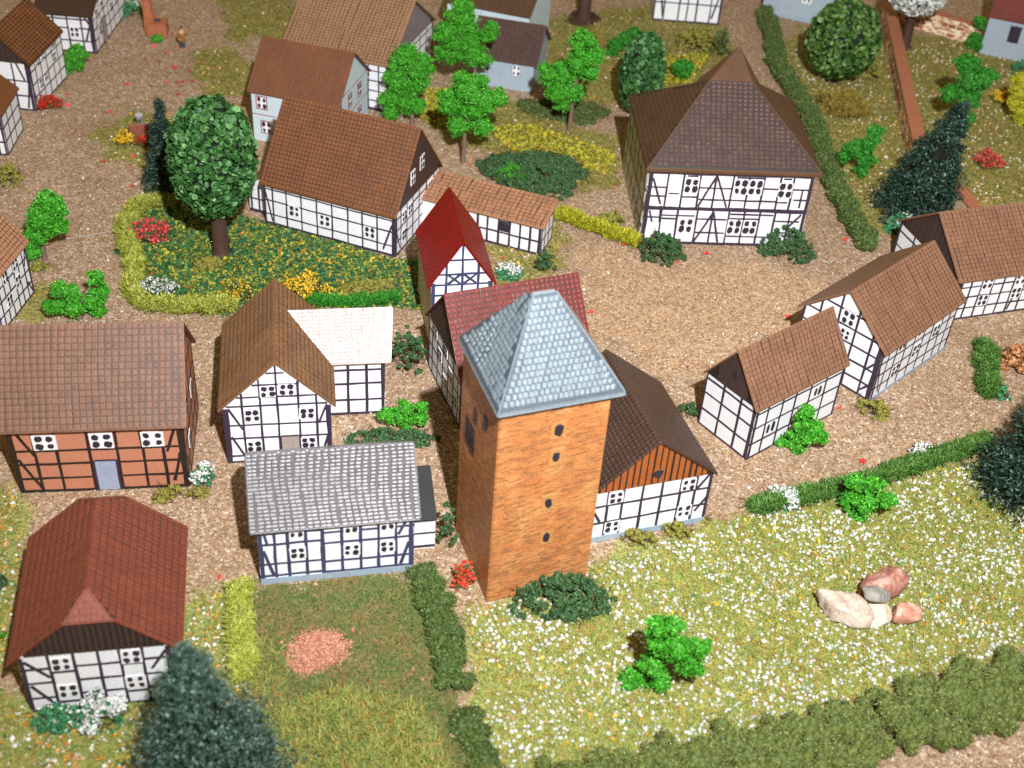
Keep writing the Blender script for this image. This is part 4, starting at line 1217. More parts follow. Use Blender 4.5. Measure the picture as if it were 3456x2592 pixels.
def ball_tree(name, label, x, y, zc, rx, rz, tr, mat, n=1500, size=.75, flare=.2, group=None, lean=(0, 0), top=.0, blade=True):
    r = rg()
    t = thing(name, label, 'tree', (x, y, 0), 0, group)
    hp = Heap()
    d = unit(r.normal(size=(n, 3)))
    rad = 1 + .05 * np.sin(d[:, 0] * 7) * np.sin(d[:, 2] * 6 + d[:, 1] * 4) - r.uniform(0, .16, n)
    sh = np.stack([rx * (1 - top * d[:, 2]), rx * .95 * (1 - top * d[:, 2]), np.full(n, rz)], 1)
    P = d * rad[:, None] * sh + np.array([lean[0], lean[1], zc])
    N = unit(d / sh)
    cups(hp, P, N, size, r, .8)
    if blade: blades(hp, P, unit(N + r.normal(size=N.shape) * .5), size * .9, size * .08, r, lo=0, hi=.2)
    obj('crown', hp.me('crown', [mat]), t)
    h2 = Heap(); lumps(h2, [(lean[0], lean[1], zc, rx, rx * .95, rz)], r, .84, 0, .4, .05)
    obj('shade_core', h2.me('shade_core', [SHADOWG], True), t)  # dark lump that paints the shade seen through leaf gaps
    obj('trunk', trunk_me([(0, 0, -.02), (0, 0, .35), (lean[0] * .5, lean[1] * .5, zc * .5), (lean[0], lean[1], zc)], [tr * 1.15, tr, tr * .9, tr * .6], 12, BARK, flare), t)
    return t

def hedge(name, label, pts, width, hh, mat, size=.2, dens=60, kind='flake', group=None, cat='hedge', wv=.15, core=.2):
    r = rg()
    t = thing(name, label, cat, (pts[0][0], pts[0][1], 0), 0, group)
    Q = np.array(pts, float)
    seg = np.linalg.norm(np.diff(Q, axis=0), axis=1); cum = np.concatenate([[0], np.cumsum(seg)])
    L3 = []
    ck = min(.42, width * .24)
    for _ in range(int(cum[-1] * width / (ck * ck) * 1.5)):
        s = r.uniform(0, cum[-1]); e = .02 * max(cum[-1], 1)
        x = np.interp(s, cum, Q[:, 0]); y = np.interp(s, cum, Q[:, 1])
        dx = np.interp(s + e, cum, Q[:, 0]) - np.interp(s - e, cum, Q[:, 0]); dy = np.interp(s + e, cum, Q[:, 1]) - np.interp(s - e, cum, Q[:, 1])
        ln = math.hypot(dx, dy) or 1; o2 = r.uniform(-1, 1) * (width * .5 - ck * .6) * (.86 + .2 * math.sin(s * 1.9 + width * 7) + .14 * math.sin(s * 4.3 + width))
        k = ck * r.uniform(.7, 1.15)
        L3.append((x - dy / ln * o2 - pts[0][0], y + dx / ln * o2 - pts[0][1], hh * (r.uniform(.5, .8) + .10 * math.sin(s * 2.7 + width * 3)) - .2 * k, k, k, min(k, hh * .3)))
    hp = Heap()
    bv2 = ico(2)
    for (x2, y2, z2, a2, b2, c2) in L3:
        V2 = bv2[0] * np.array([a2, b2, max(c2, z2 * .9)]) * .85 + np.array([x2, y2, z2 * .75]); V2[:, 2] = np.maximum(V2[:, 2], .01)
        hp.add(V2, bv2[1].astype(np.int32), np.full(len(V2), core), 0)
    P, N = on_lobes(L3, dens, r, .2, prune=False, fuzz=.5)
    if kind == 'flake':
        flakes(hp, P, N, size, r, 1.2)
        blades(hp, P[::6], unit(N[::6] + r.normal(size=N[::6].shape) * .7), size * 2.6, size * .35, r)
    elif kind == 'fibre':
        fibres(hp, P + N * .03, size * 3, size * .36, r, .4, bend=1.0)
        flakes(hp, P[::2], N[::2], size * .7, r, 1.0)
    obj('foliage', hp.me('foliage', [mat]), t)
    return t

# ------------------------------------------------------------------ trees
_x, _y = (-25.07, 89.28)
ball_tree('leafy_tree', 'tall egg-shaped leafy green tree on a straight dark trunk in the garden', _x, _y, 8.9, 3.5, 5.2, .72, LEAF, 3600, .52, .15)
conifer('slim_conifer', 'slim dark conifer squeezed behind the egg-shaped leafy tree', *(-31.77, 97.83), 9.0, 2.1, (.2, 0), None, 6000, .5)
foam_tree('foam_tree', 'bright green foam tree on a thin stem beside the long rust roof ridge', *(-6.23, 107.52), [(0.22, 0.01, 7.57, 1.74), (-1.35, -0.08, 6.15, 1.35), (1.62, 0.09, 6.31, 1.46), (2.63, 0.15, 6.81, 1.01), (-0.6, -0.03, 3.79, 1.01), (1.59, 0.09, 3.91, 1.01), (0.29, 0.02, 5.65, 1.35)], 'bright green foam trees')
foam_tree('foam_tree', 'bright green foam tree with forked crown in front of the dark cottage roof', *(-6.12, 121.12), [(-1.51, -0.08, 8.53, 1.68), (-2.93, -0.15, 6.91, 1.46), (-0.85, -0.04, 6.4, 1.59), (1.33, 0.07, 7.15, 1.04), (-2.57, -0.13, 4.73, 1.34), (-0.2, -0.01, 4.86, 1.46), (-1.71, -0.09, 5.73, 1.53), (-3.17, -0.16, 4.85, 1.04)], 'bright green foam trees')
foam_tree('foam_tree', 'bright green foam tree rising behind the rust-brown long roof', *(-11.83, 114.43), [(-0.63, -0.06, 6.81, 1.52), (0.65, 0.07, 6.09, 1.29), (-1.32, -0.14, 4.64, 1.23), (0.24, 0.03, 4.23, 1.29), (-1.89, -0.2, 2.75, 1.17), (-0.45, -0.05, 2.32, 1.35), (-2.03, -0.21, 1.32, 0.94), (0.92, 0.09, 6.86, 0.88)], 'bright green foam trees')
foam_tree('foam_tree', 'bright green foam tree with a looped stem left of the tall dark conifer', *(3.77, 115.7), [(0.46, -0.01, 9.06, 1.33), (1.27, -0.04, 7.94, 1.18), (0.21, -0.01, 7.08, 1.18), (1.31, -0.04, 6.11, 0.95), (-2.24, 0.07, 5.45, 1.36), (-1.1, 0.04, 5.72, 1.18), (-1.54, 0.05, 3.96, 1.18), (-0.1, 0.0, 4.1, 1.18), (-0.71, 0.02, 2.77, 0.77)], 'bright green foam trees')
foam_tree('foam_tree', 'bright green foam tree standing behind the tan-roofed house at the left edge', *(-38.96, 86.42), [(0.98, 0.44, 5.2, 1.09), (1.4, 0.63, 4.58, 0.92), (0.15, 0.07, 3.84, 1.02), (1.27, 0.57, 2.94, 0.87), (-0.51, -0.23, 2.16, 0.83), (-0.83, -0.37, 0.8, 0.78), (0.42, 0.19, 2.82, 1.02)], 'bright green foam trees')
foam_tree('foam_tree', 'spreading green foam shrub behind the ridge of the terracotta barn', *(-33.63, 78.68), [(1.56, 0.67, 3.42, 0.69), (1.8, 0.77, 2.14, 0.59), (-1.1, -0.47, 2.86, 0.82), (-0.25, -0.11, 2.55, 0.78), (-1.5, -0.64, 1.44, 0.73), (-0.22, -0.1, 1.31, 0.91), (1.02, 0.44, 1.6, 0.91), (1.29, 0.55, 0.57, 0.69)], 'bright green foam trees', trunk=True)
foam_tree('foam_tree', 'bright green foam tree leaning over in the walled garden below the outhouse', *(44.22, 121.1), [(-1.52, 0.55, 7.47, 1.22), (0.41, -0.15, 6.36, 1.28), (-0.7, 0.26, 5.92, 1.46), (-2.04, 0.74, 4.12, 1.04), (-0.36, 0.13, 4.07, 1.22), (-0.4, 0.14, 2.08, 1.16), (-0.38, 0.14, 0.91, 0.85)], 'bright green foam trees', mat=GREEND)
foam_tree('foam_bush', 'bright green foam bush between the hall hedge and the dark conifer', *(31.9, 110.37), [(0.4, -0.12, 4.86, 0.86), (0.0, -0.0, 3.67, 0.91), (-1.05, 0.3, 2.95, 1.03), (-1.79, 0.52, 1.98, 0.74), (0.08, -0.02, 2.11, 0.97), (0.09, -0.03, 0.83, 0.74)], 'bright green foam bushes', trunk=False, mat=GREEND, cat='bush')
foam_tree('foam_bush', 'bright green foam bush against the small clay-roofed house wall', *(20.94, 69.58), [(-0.28, 0.08, 3.52, 0.64), (-0.17, 0.05, 2.46, 0.81), (0.55, -0.16, 1.89, 0.81), (-0.44, 0.13, 1.25, 0.72), (1.09, -0.33, 1.67, 0.55), (-1.25, 0.38, 0.11, 0.59), (-0.27, 0.08, 0.33, 0.72)], 'bright green foam bushes', trunk=False, cat='bush')
foam_tree('foam_bush', 'bright green foam shrub lying alone on the white-flecked meadow', *(9.97, 47.35), [(-0.8, 0.17, 5.46, 0.76), (-0.1, 0.02, 5.71, 0.69), (-0.64, 0.13, 4.26, 0.83), (0.48, -0.1, 3.9, 0.93), (1.54, -0.32, 4.55, 0.65), (1.13, -0.24, 2.85, 0.76), (-0.62, 0.13, 2.18, 0.9), (-1.41, 0.3, 0.27, 0.83), (-0.1, 0.02, 0.78, 0.72), (-2.16, 0.45, -0.71, 0.41)], 'bright green foam bushes', trunk=False, cat='bush')
foam_tree('foam_bush', 'bright green foam bush beside the glossy side wing', *(-7.49, 68.66), [(0.19, 0.02, 1.98, 0.55), (1.33, 0.14, 1.99, 0.46), (-1.04, -0.11, 1.29, 0.59), (-0.01, -0.0, 1.16, 0.76), (1.24, 0.13, 1.17, 0.59), (0.21, 0.02, 0.47, 0.51), (-1.45, -0.16, 1.29, 0.42)], 'bright green foam bushes', trunk=False, cat='bush')
foam_tree('foam_bush', 'bright green foam bush growing out of the path-side hedge', *(24.32, 63.03), [(-0.99, 0.38, 2.84, 0.72), (0.07, -0.03, 3.07, 0.68), (-1.01, 0.39, 1.19, 0.76), (0.01, -0.0, 1.68, 0.88), (1.02, -0.39, 2.16, 0.68), (-0.25, 0.1, 0.3, 0.68)], 'bright green foam bushes', trunk=False, cat='bush')
foam_tree('foam_bush', 'green bush dotted with red blossom beside the dark-roofed upper left house', *(-47.06, 119.9), [(0.75, 0.3, 2.54, 0.61), (0.14, 0.05, 1.96, 0.73), (1.06, 0.42, 1.87, 0.55), (-0.26, -0.1, 1.03, 0.73), (0.54, 0.21, 0.95, 0.67), (-0.48, -0.19, 0.41, 0.48)], 'bright green foam bushes', trunk=False, cat='bush')
foam_tree('foam_bush', 'small round green bush left of the hall roof peak', *(15.82, 129.2), [(-0.58, 0.07, 1.4, 0.9), (0.51, -0.06, 1.54, 0.7), (-0.02, 0.0, 0.79, 0.83)], 'bright green foam bushes', trunk=False, mat=GREEND, cat='bush')
foam_tree('foam_bush', 'dark green bush hidden behind the tall needle tree', *(9.27, 133.9), [(-0.8, 0.06, 1.3, 0.85), (0.23, -0.02, 2.28, 0.79), (1.14, -0.08, 2.89, 0.66), (-1.03, 0.07, 0.41, 0.66)], 'bright green foam bushes', trunk=False, mat=GREEND, cat='bush')
foam_tree('foam_bush', 'green bush at the end of the brick wall beside the outhouse', *(51.03, 142.78), [(-0.64, 0.23, 3.35, 0.76), (-0.68, 0.24, 1.37, 0.83), (-0.05, 0.02, 0.79, 0.76), (-0.56, 0.2, 0.3, 0.62)], 'bright green foam bushes', trunk=False, mat=GREEND, cat='bush')
foam_tree('yellow_bush', 'yellow foam bush at the right picture edge', *(51.08, 124.49), [(-1.0, 0.41, 4.6, 1.06), (-0.96, 0.39, 3.45, 1.06), (0.03, -0.01, 2.39, 1.37), (-0.96, 0.39, 2.45, 0.75), (-0.09, 0.04, 0.83, 0.93)], None, mat=YELGRN, trunk=False, cat='bush')

ball_tree('round_tree', 'large round olive-green leafy tree by the brick garden wall', *(32.62, 131.57), 4.9, 3.95, 4.2, .4, LEAFO, 3400, .5, .2)
ball_tree('needle_tree', 'oval dark green bristly tree left of the hall roof', *(10.67, 119.77), 4.7, 2.25, 4.4, .3, LEAF, 1900, .48, .2)
_x, _y = (42.32, 142.36)
ball_tree('blossom_tree', 'white blossoming tree with thick dark trunk in front of the brick wall', _x, _y, 6.6, 3.3, 2.6, .62, WHITEF, 2600, .42, .5, blade=False)
_x, _y = (5.12, 143.56)
ball_tree('rooted_tree', 'dark tree trunk with spreading roots at the top edge', _x, _y, 9.5, 4.0, 4.0, .75, LEAF, 900, .9, 1.6)
conifer('dark_conifer', 'broad blue-black conifer standing across the brick garden wall', *(35.66, 104.64), 11.2, 3.9, (1.9, 0), None, 9000, .6, pw=.7)
conifer('edge_conifer', 'blue-black conifer cut off by the right picture edge', *(36.66, 66.69), 14.19, 4.4, (.6, 0), None, 9000, .6)
conifer('front_conifer', 'dark blue-green conifer in front of the red half-hipped house', *(-13.75, 38.05), 12.14, 4.5, (-.5, 0), leafmat('blue_green_needle', [(0, S(30, 52, 44)), (.5, S(62, 94, 80)), (.85, S(96, 126, 112)), (1, S(160, 182, 170))], .45), 12000, .45, pw=.68)

# ------------------------------------------------------------------ bushes
BU = [
 ('bush', 'dark green bush at the left front corner of the hall', (11.98, 93.69, 2.2, 1.76, 2.56), DARKG, 'flake', .2),
 ('bush', 'dark green bush at the right front corner of the hall', (23.11, 95.91, 2.63, 2.1, 2.46), DARKG, 'flake', .2),
 ('bush', 'wide dark green bush along the foot of the stone tower', (3.9, 53.78, 3.42, 2.37, 1.9), DARKG, 'flake', .17),
 ('bush', 'olive moss bush below the orange board gable house', (9.11, 59.17, 1.45, 0.66, 1.3), OLIVE, 'flake', .13),
 ('bush', 'olive moss bush right of another under the orange board gable', (11.49, 60.33, 1.26, 0.76, 1.13), OLIVE, 'flake', .13),
 ('bush', 'tiny olive tuft at the right corner of the orange gable house', (13.6, 61.57, 0.36, 0.29, 0.41), OLIVE, 'flake', .12),
 ('bush', 'wide dark thicket in the middle garden behind the low shed', (0.68, 106.14, 5.6, 4.48, 1.67), DARKG, 'flake', .2),
 ('bush', 'dark thicket below the blue-grey cottage', (3.27, 119.52, 5.08, 2.74, 0.9), MOSS, 'flake', .2),
 ('bush', 'curly bright green tuft beside the dark thicket', (-1.2, 104.91, 1.67, 1.34, 1.59), GREEN, 'fibre', .2),
 ('bush', 'round olive bush below the far timbered house', (17.95, 137.92, 2.65, 2.12, 2.61), OLIVE, 'flake', .2),
 ('bush', 'dark moss bush right of the round olive bush', (20.42, 135.93, 1.19, 0.95, 4.3), MOSS, 'flake', .2),
 ('bush', 'olive moss bush at the right front corner of the barn', (-21.92, 60.03, 1.18, 0.65, 1.06), OLIVE, 'flake', .12),
 ('bush', 'little olive moss tuft beside the white-flowered barn bush', (-20.13, 60.49, 0.79, 0.63, 0.75), OLIVE, 'flake', .12),
 ('bush', 'olive moss bush at the foot of the egg-shaped tree', (-25.51, 87.04, 1.4, 1.08, 0.9), OLIVE, 'flake', .14),
 ('bush', 'wide olive moss bush between the yellow flowers and the red-roofed house', (-12.02, 85.26, 2.44, 1.48, 0.9), OLIVE, 'flake', .14),
 ('bush', 'olive bush under the slim conifer at the hedge end', (-32.2, 96.9, 1.29, 1.03, 1.73), OLIVE, 'flake', .15),
 ('bush', 'olive bush at the left edge below the white wall', (-46.17, 97.62, 1.66, 1.33, 2.25), OLIVE, 'flake', .16),
 ('bush', 'low olive tuft under the left foam tree', (-38.85, 84.86, 0.87, 0.69, 0.73), OLIVE, 'flake', .15),
 ('bush', 'olive moss bush at the corner of the tall clay-roofed house', (27.02, 74.59, 1.46, 1.04, 1.31), OLIVE, 'flake', .13),
 ('bush', 'yellow-olive tuft inside the hall forecourt hedge', (7.74, 98.7, 1.33, 1.07, 1.24), OLIVE, 'flake', .15),
 ('bush', 'dark bush at the right end of the low shed', (2.06, 90.11, 0.92, 0.74, 2.65), DARKG, 'flake', .18),
 ('bush', 'dark green bush squeezed against the left side of the tower', (-3.39, 57.69, 0.62, 0.5, 4.39), DARKG, 'flake', .16),
 ('bush', 'dark green growth between the glossy wing and the wine-red house', (-7.9, 75.74, 1.54, 1.23, 4.43), DARKG, 'flake', .18),
 ('bush', 'low dark green strip behind the glittering varnished roof', (-8.18, 67.39, 3.55, 1.06, 0.9), DARKG, 'flake', .16),
 ('bush', 'dark green bush behind the small clay-roofed house', (13.07, 72.6, 0.95, 0.76, 1.35), DARKG, 'flake', .17),
 ('bush', 'mossy olive bush beside the brick wall under the round tree', (36.93, 133.03, 1.08, 0.86, 2.99), OLIVE, 'flake', .18),
 ('bush', 'dry ochre grass tuft below the round tree', (32.46, 124.8, 3.0, 2.4, 2.12), leafmat('ochre_grass', [(0, S(130, 112, 40)), (.5, S(168, 146, 62)), (1, S(196, 176, 92))]), 'fibre', .16),
 ('bush', 'dark green bush at the left edge behind the red half-hipped house', (-30.42, 51.22, 0.92, 0.74, 1.56), DARKG, 'flake', .16),
 ('bush', 'bright green tuft at the left edge beside the red half-hipped roof', (-28.93, 47.02, 0.85, 0.68, 2.57), GREEN, 'flake', .16),
 ('bush', 'pale teal tuft in front of the outhouse', (55.0, 137.6, 1.69, 1.35, 1.81), SEAG, 'flake', .18),
]
for nm, lb, bb, mt, kd, sz in BU:
    bush(nm, lb, bb, mt, 'moss and foliage bushes', min(sz * .8, .13), 120, 7, kd)

FL = [
 ('flower_bush', 'coral-red flower bush inside the yellow-green garden hedge', (-31.65, 90.83, 1.98, 1.58, 1.24), DARKG, CORAL, 260, .22),
 ('flower_bush', 'white flower bush in the hedge corner of the garden', (-29.07, 82.59, 1.7, 1.36, 1.21), DARKG, WHITEF, 220, .2),
 ('flower_bush', 'small yellow flower tuft behind the gable house roof', (-22.28, 82.92, 1.23, 0.98, 1.54), DARKG, YELF, 90, .18),
 ('flower_bush', 'dense golden flower bush beside the brown gable roof', (-17.25, 84.35, 1.71, 1.37, 1.7), DARKG, YELF, 420, .2),
 ('flower_bush', 'scarlet flower bush at the corner of the orange-ruled roof house', (-47.0, 112.27, 1.06, 0.85, 1.17), MOSS, REDF, 300, .22),
 ('flower_bush', 'yellow flower bush left of the brown bench', (-38.06, 106.36, 0.81, 0.65, 1.13), MOSS, YELF, 200, .2),
 ('flower_bush', 'yellow flower bush behind the brown bench', (-35.61, 110.42, 0.79, 0.63, 1.0), MOSS, YELF, 170, .2),
 ('flower_bush', 'red flower tuft in front of the brown bench', (-35.84, 106.3, 1.26, 0.71, 0.88), MOSS, REDF, 60, .22),
 ('flower_bush', 'scarlet flower bush at the left corner of the stone tower', (-2.02, 54.43, 0.73, 0.58, 1.59), MOSS, leafmat('scarlet_blossom', [(0, S(200, 30, 10)), (.5, S(236, 62, 34)), (1, S(250, 110, 80))]), 260, .17),
 ('flower_bush', 'coral flower bush in the walled garden on the right', (45.34, 114.93, 1.41, 1.13, 1.55), MOSS, CORAL, 170, .24),
 ('flower_bush', 'golden flower tuft beside the yellow foam bush', (50.34, 129.71, 1.08, 0.86, 1.13), MOSS, YELF, 120, .22),
]
for nm, lb, bb, lm, fm, n, sz in FL:
    bush(nm, lb, bb, lm, 'flower bushes', .14, 40, 6, 'blade', 'flower bush', fm, int(n * 1.5), sz)

WB = [
 ('blossom_bush', 'sea-green bush with white blossom at the corner of the barn', (-20.19, 61.83, 0.9, 0.72, 1.32), 260),
 ('blossom_bush', 'sea-green bush with white blossom behind the red steep roof', (-0.9, 89.06, 1.24, 0.99, 0.96), 240),
 ('blossom_bush', 'sea-green bush with white blossom at the near end of the path hedge', (19.14, 63.93, 1.4, 0.78, 1.26), 400),
 ('blossom_bush', 'sea-green bush with white blossom halfway along the path hedge', (29.93, 69.95, 0.98, 0.79, 0.99), 260),
 ('blossom_bush', 'sea-green bush with white blossom before the red half-hipped house', (-23.49, 42.22, 1.47, 1.18, 1.04), 60),
 ('blossom_bush', 'whitish blossom tuft before the red half-hipped house door side', (-21.17, 42.46, 1.48, 1.18, 1.7), 700),
 ('blossom_bush', 'sea-green bush with white blossom by the dark conifer and edge house', (34.3, 101.22, 1.83, 1.47, 1.72), 200),
 ('blossom_bush', 'sea-green blossom bush behind the upper left timbered house', (-45.36, 135.11, 1.42, 1.14, 2.17), 120),
 ('blossom_bush', 'small sea-green bush near the right conifer', (37.15, 77.76, 0.91, 0.73, 1.08), 20),
]
for nm, lb, bb, n in WB:
    bush(nm, lb, bb, SEAG, 'white blossom bushes', .15, 90, 6, 'flake', 'bush', WHITEF, n, .2, second='patch')
bush('rust_bush', 'rust-brown autumn bush at the right picture edge', (39.74, 81.74, 1.84, 1.47, 2.19), RUSTF, None, .3, 30, 6, 'flake')

# ------------------------------------------------------------------ hedges
hedge('garden_hedge', 'curly yellow-green hedge curving round the leafy garden', [(-30.69, 96.05), (-32.23, 95.97), (-33.36, 95.05), (-33.81, 93.02), (-33.6, 90.67), (-32.54, 88.52), (-31.54, 86.42), (-30.83, 84.14), (-30.51, 82.3), (-29.4, 80.82), (-27.46, 80.55), (-24.76, 80.9), (-22.28, 81.35)], 1.25, .9, LIME, .17, 75, 'fibre')
hedge('forecourt_hedge', 'curly lemon-green hedge between the low shed and the hall', [(3.16, 98.85), (5.02, 97.76), (7.39, 96.47), (9.84, 95.22)], 1.2, .9, YELGRN, .18, 70, 'fibre')
hedge('lawn_hedge', 'pale lime hedge standing upright at the left side of the lawn', [(-15.6, 52.47), (-15.2, 50.49), (-14.67, 48.27), (-14.01, 45.74)], 1.25, 1.1, LIME, .14, 110, 'fibre')
hedge('dark_hedge', 'dark moss-green hedge from the varnished roof house down the lawn', [(-4.84, 54.91), (-4.02, 53.51), (-3.38, 51.66), (-2.86, 49.86), (-2.43, 47.91), (-1.95, 46.24)], 2.2, .9, MOSS, .13, 120)
hedge('dark_hedge', 'lower end of the moss-green hedge near the bottom edge', [(-1.38, 44.44), (-0.79, 43.3), (-0.2, 41.8), (0.22, 40.34)], 1.9, .7, MOSS, .13, 120)
hedge('front_hedge', 'long dark hedge along the bottom right, nearer piece', [(0.36, 38.2), (5.98, 39.93), (11.68, 41.72), (16.75, 43.4), (22.22, 45.33)], 4.5, 1.3, HEDGEM, .14, 90)
hedge('front_hedge', 'long dark hedge along the bottom right, piece reaching the picture edge', [(22.81, 45.79), (25.75, 46.82), (28.61, 48.02), (32.12, 49.42), (34.96, 50.67)], 4.8, 1.45, HEDGEM, .14, 90)
hedge('path_hedge', 'grass-green hedge strip along the meadow path', [(16.87, 62.94), (20.26, 64.32), (23.51, 65.55), (26.93, 67.44), (30.48, 69.39), (34.89, 71.82)], 1.15, .8, PATHG, .16, 85, 'fibre')
hedge('short_hedge', 'short grass-green hedge block beside the rust bush', [(37.48, 84.0), (37.03, 81.61), (36.59, 79.31), (36.33, 77.28)], 1.5, 1.0, PATHG, .16, 85, 'fibre')
hedge('hall_hedge', 'long dark green hedge bordering the path right of the hall', [(26.53, 147.76), (26.77, 141.84), (26.5, 133.5), (27.25, 128.84), (28.15, 123.43), (28.75, 117.68), (28.76, 110.46), (29.21, 104.98), (29.8, 100.9), (30.36, 97.02)], 2.0, 1.5, MOSS, .2, 60)
hedge('grass_strip', 'low green strip behind the glossy side wing', [(-16.51, 83.2), (-14.11, 83.03), (-11.6, 83.77), (-9.77, 84.42)], .9, .5, GREEND, .15, 80, 'fibre')

# ------------------------------------------------------------------ loose scatter
def sample(polys, n, r, soft=.0):
    A = np.concatenate([np.array(P) for P in polys])
    lo, hi = A.min(0), A.max(0)
    out = []
    while sum(map(len, out)) < n:
        q = r.uniform(lo, hi, (n, 2)); m = np.zeros(n, bool)
        for P in polys: m |= poly_mask(P, q[:, 0], q[:, 1])
        out.append(q[m])
    q = np.concatenate(out)[:n]; q = q + r.normal(size=q.shape) * soft
    return np.concatenate([q, np.full((len(q), 1), .0)], 1)

def stuff(name, hp, mats, label, cat):
    o = obj(name, hp.me(name, mats)); tag(o, label, cat, None, 'stuff'); return o

def keep_clump(P, r, amt=.5, f=.5):
    k = np.sin(P[:, 0] * f + 1) * np.sin(P[:, 1] * f * 1.2 + 2) + .6 * np.sin(P[:, 0] * f * 2.3 + P[:, 1] * f * 1.7)
    return P[r.uniform(-1, 1, len(P)) * 1.0 < k + amt]

MEADF = leafmat('meadow_fibre', [(0, S(96, 124, 52)), (.3, S(154, 160, 78)), (.55, S(194, 184, 92)), (.72, S(98, 150, 80)), (.9, S(190, 164, 84)), (1, S(170, 86, 50))])
LAWNF = leafmat('lawn_fibre', [(0, S(58, 82, 34)), (.5, S(94, 118, 56)), (.9, S(134, 134, 72)), (1, S(176, 120, 84))])
LITTER = leafmat('leaf_litter', [(0, S(24, 76, 50)), (.4, S(44, 108, 68)), (.62, S(76, 126, 62)), (.7, S(146, 148, 52)), (.92, S(186, 178, 62)), (.97, S(232, 196, 40)), (1, S(200, 60, 40))])
GRAVELM = leafmat('gravel_grain', [(0, S(100, 76, 56)), (.3, S(146, 114, 88)), (.6, S(178, 146, 114)), (.85, S(200, 172, 142)), (1, S(240, 234, 226))])
FLECK = leafmat('mixed_fleck', [(0, S(196, 80, 40)), (.25, S(226, 170, 50)), (.5, S(222, 214, 190)), (.75, S(214, 140, 90)), (1, S(240, 236, 230))])
REDP = leafmat('red_petal', [(0, S(206, 40, 28)), (1, S(236, 84, 66))])

r = rg(); MEAD = REGIONS['meadow']
hp = Heap(); P = sample(MEAD, 70000, r, .45); P[:, 2] = .01
fibres(hp, P, .6, .045, r, .3)
stuff('meadow_grass', hp, [MEADF], 'fine yellow-green grass fibres covering the meadow', 'grass')
hp = Heap(); P = keep_clump(sample(MEAD[:1], 6200, r), r, .55, .6); P[:, 2] = .09
beads(hp, P, .11, r)
P = keep_clump(sample(MEAD[1:], 500, r), r, .4, .6); P[:, 2] = .09; beads(hp, P, .08, r)
stuff('meadow_daisies', hp, [WHITEF], 'white flower beads sprinkled over the meadow', 'flowers')
hp = Heap(); P = sample(MEAD, 330, r); P[:, 2] = .12; flakes(hp, P, np.tile([0, 0, 1.], (len(P), 1)), .26, r, .5)
stuff('meadow_petals', hp, [YELF], 'yellow petals dotted about the meadow', 'petals')

hp = Heap(); P = sample(MEAD[1:], 420, r); P[:, 2] = .12
flakes(hp, P, np.tile([0, 0, 1.], (len(P), 1)), .38, r, .6, .7, .15)
P = sample(MEAD[1:], 300, r); P[:, 2] = .1; beads(hp, P, .12, r)
stuff('verge_flecks', hp, [leafmat('verge_fleck', [(0, S(196, 80, 40)), (.2, S(226, 170, 50)), (.4, S(52, 120, 70)), (.55, S(214, 150, 110)), (.7, S(238, 230, 214)), (1, S(240, 236, 230))])], 'orange, green and white flecks in the grass around the red half-hipped house', 'petals')
hp = Heap(); P = sample(REGIONS['lawn'], 26000, r); P[:, 2] = .0
bm_ = poly_mask(REGIONS['bare'][0], P[:, 0], P[:, 1]); P = P[~bm_]
fibres(hp, P, .22, .04, r, .5)
stuff('lawn_grass', hp, [LAWNF], 'short dull green lawn flock with bare patches', 'grass')
hp = Heap(); P = sample([[(-11.82, 43.89), (-8.43, 45.64), (-4.12, 45.0), (-2.13, 41.63), (-1.69, 40.18), (-12.01, 39.09), (-12.33, 42.26)]], 7000, r)
fibres(hp, P, .8, .045, r, .7, bend=.8)
P = sample([[(-16.2, 50.86), (-11.61, 47.25), (-11.52, 44.94), (-13.54, 44.14), (-14.71, 45.68)]], 900, r); fibres(hp, P, .7, .035, r, .5, bend=.8)
stuff('long_grass', hp, [MEADF], 'longer tangled yellow grass at the bottom of the lawn', 'grass')
hp = Heap(); P = sample(REGIONS['bare'], 1500, r); P[:, :2] += r.normal(size=(1500, 2)) * .22; P[:, 2] = .03; beads(hp, P, .06, r, sub=1)
P = sample(REGIONS['lawn'], 60, r); P[:, 2] = .05; flakes(hp, P, np.tile([0, 0, 1.], (len(P), 1)), .3, r, .4)
stuff('earth_crumbs', hp, [leafmat('earth_crumb', [(0, S(168, 100, 76)), (1, S(222, 168, 140))])], 'pinkish earth crumbs in the bare lawn patch', 'earth')

hp = Heap(); P = sample(REGIONS['garden'], 9000, r); P[:, 2] = .05
flakes(hp, P, np.tile([0, 0, 1.], (len(P), 1)), .42, r, .45, .45, .1)
P = sample(REGIONS['garden'], 5000, r); fibres(hp, P, .6, .05, r, .3)
stuff('garden_litter', hp, [LITTER], 'green and yellow leaf litter covering the garden', 'leaves')

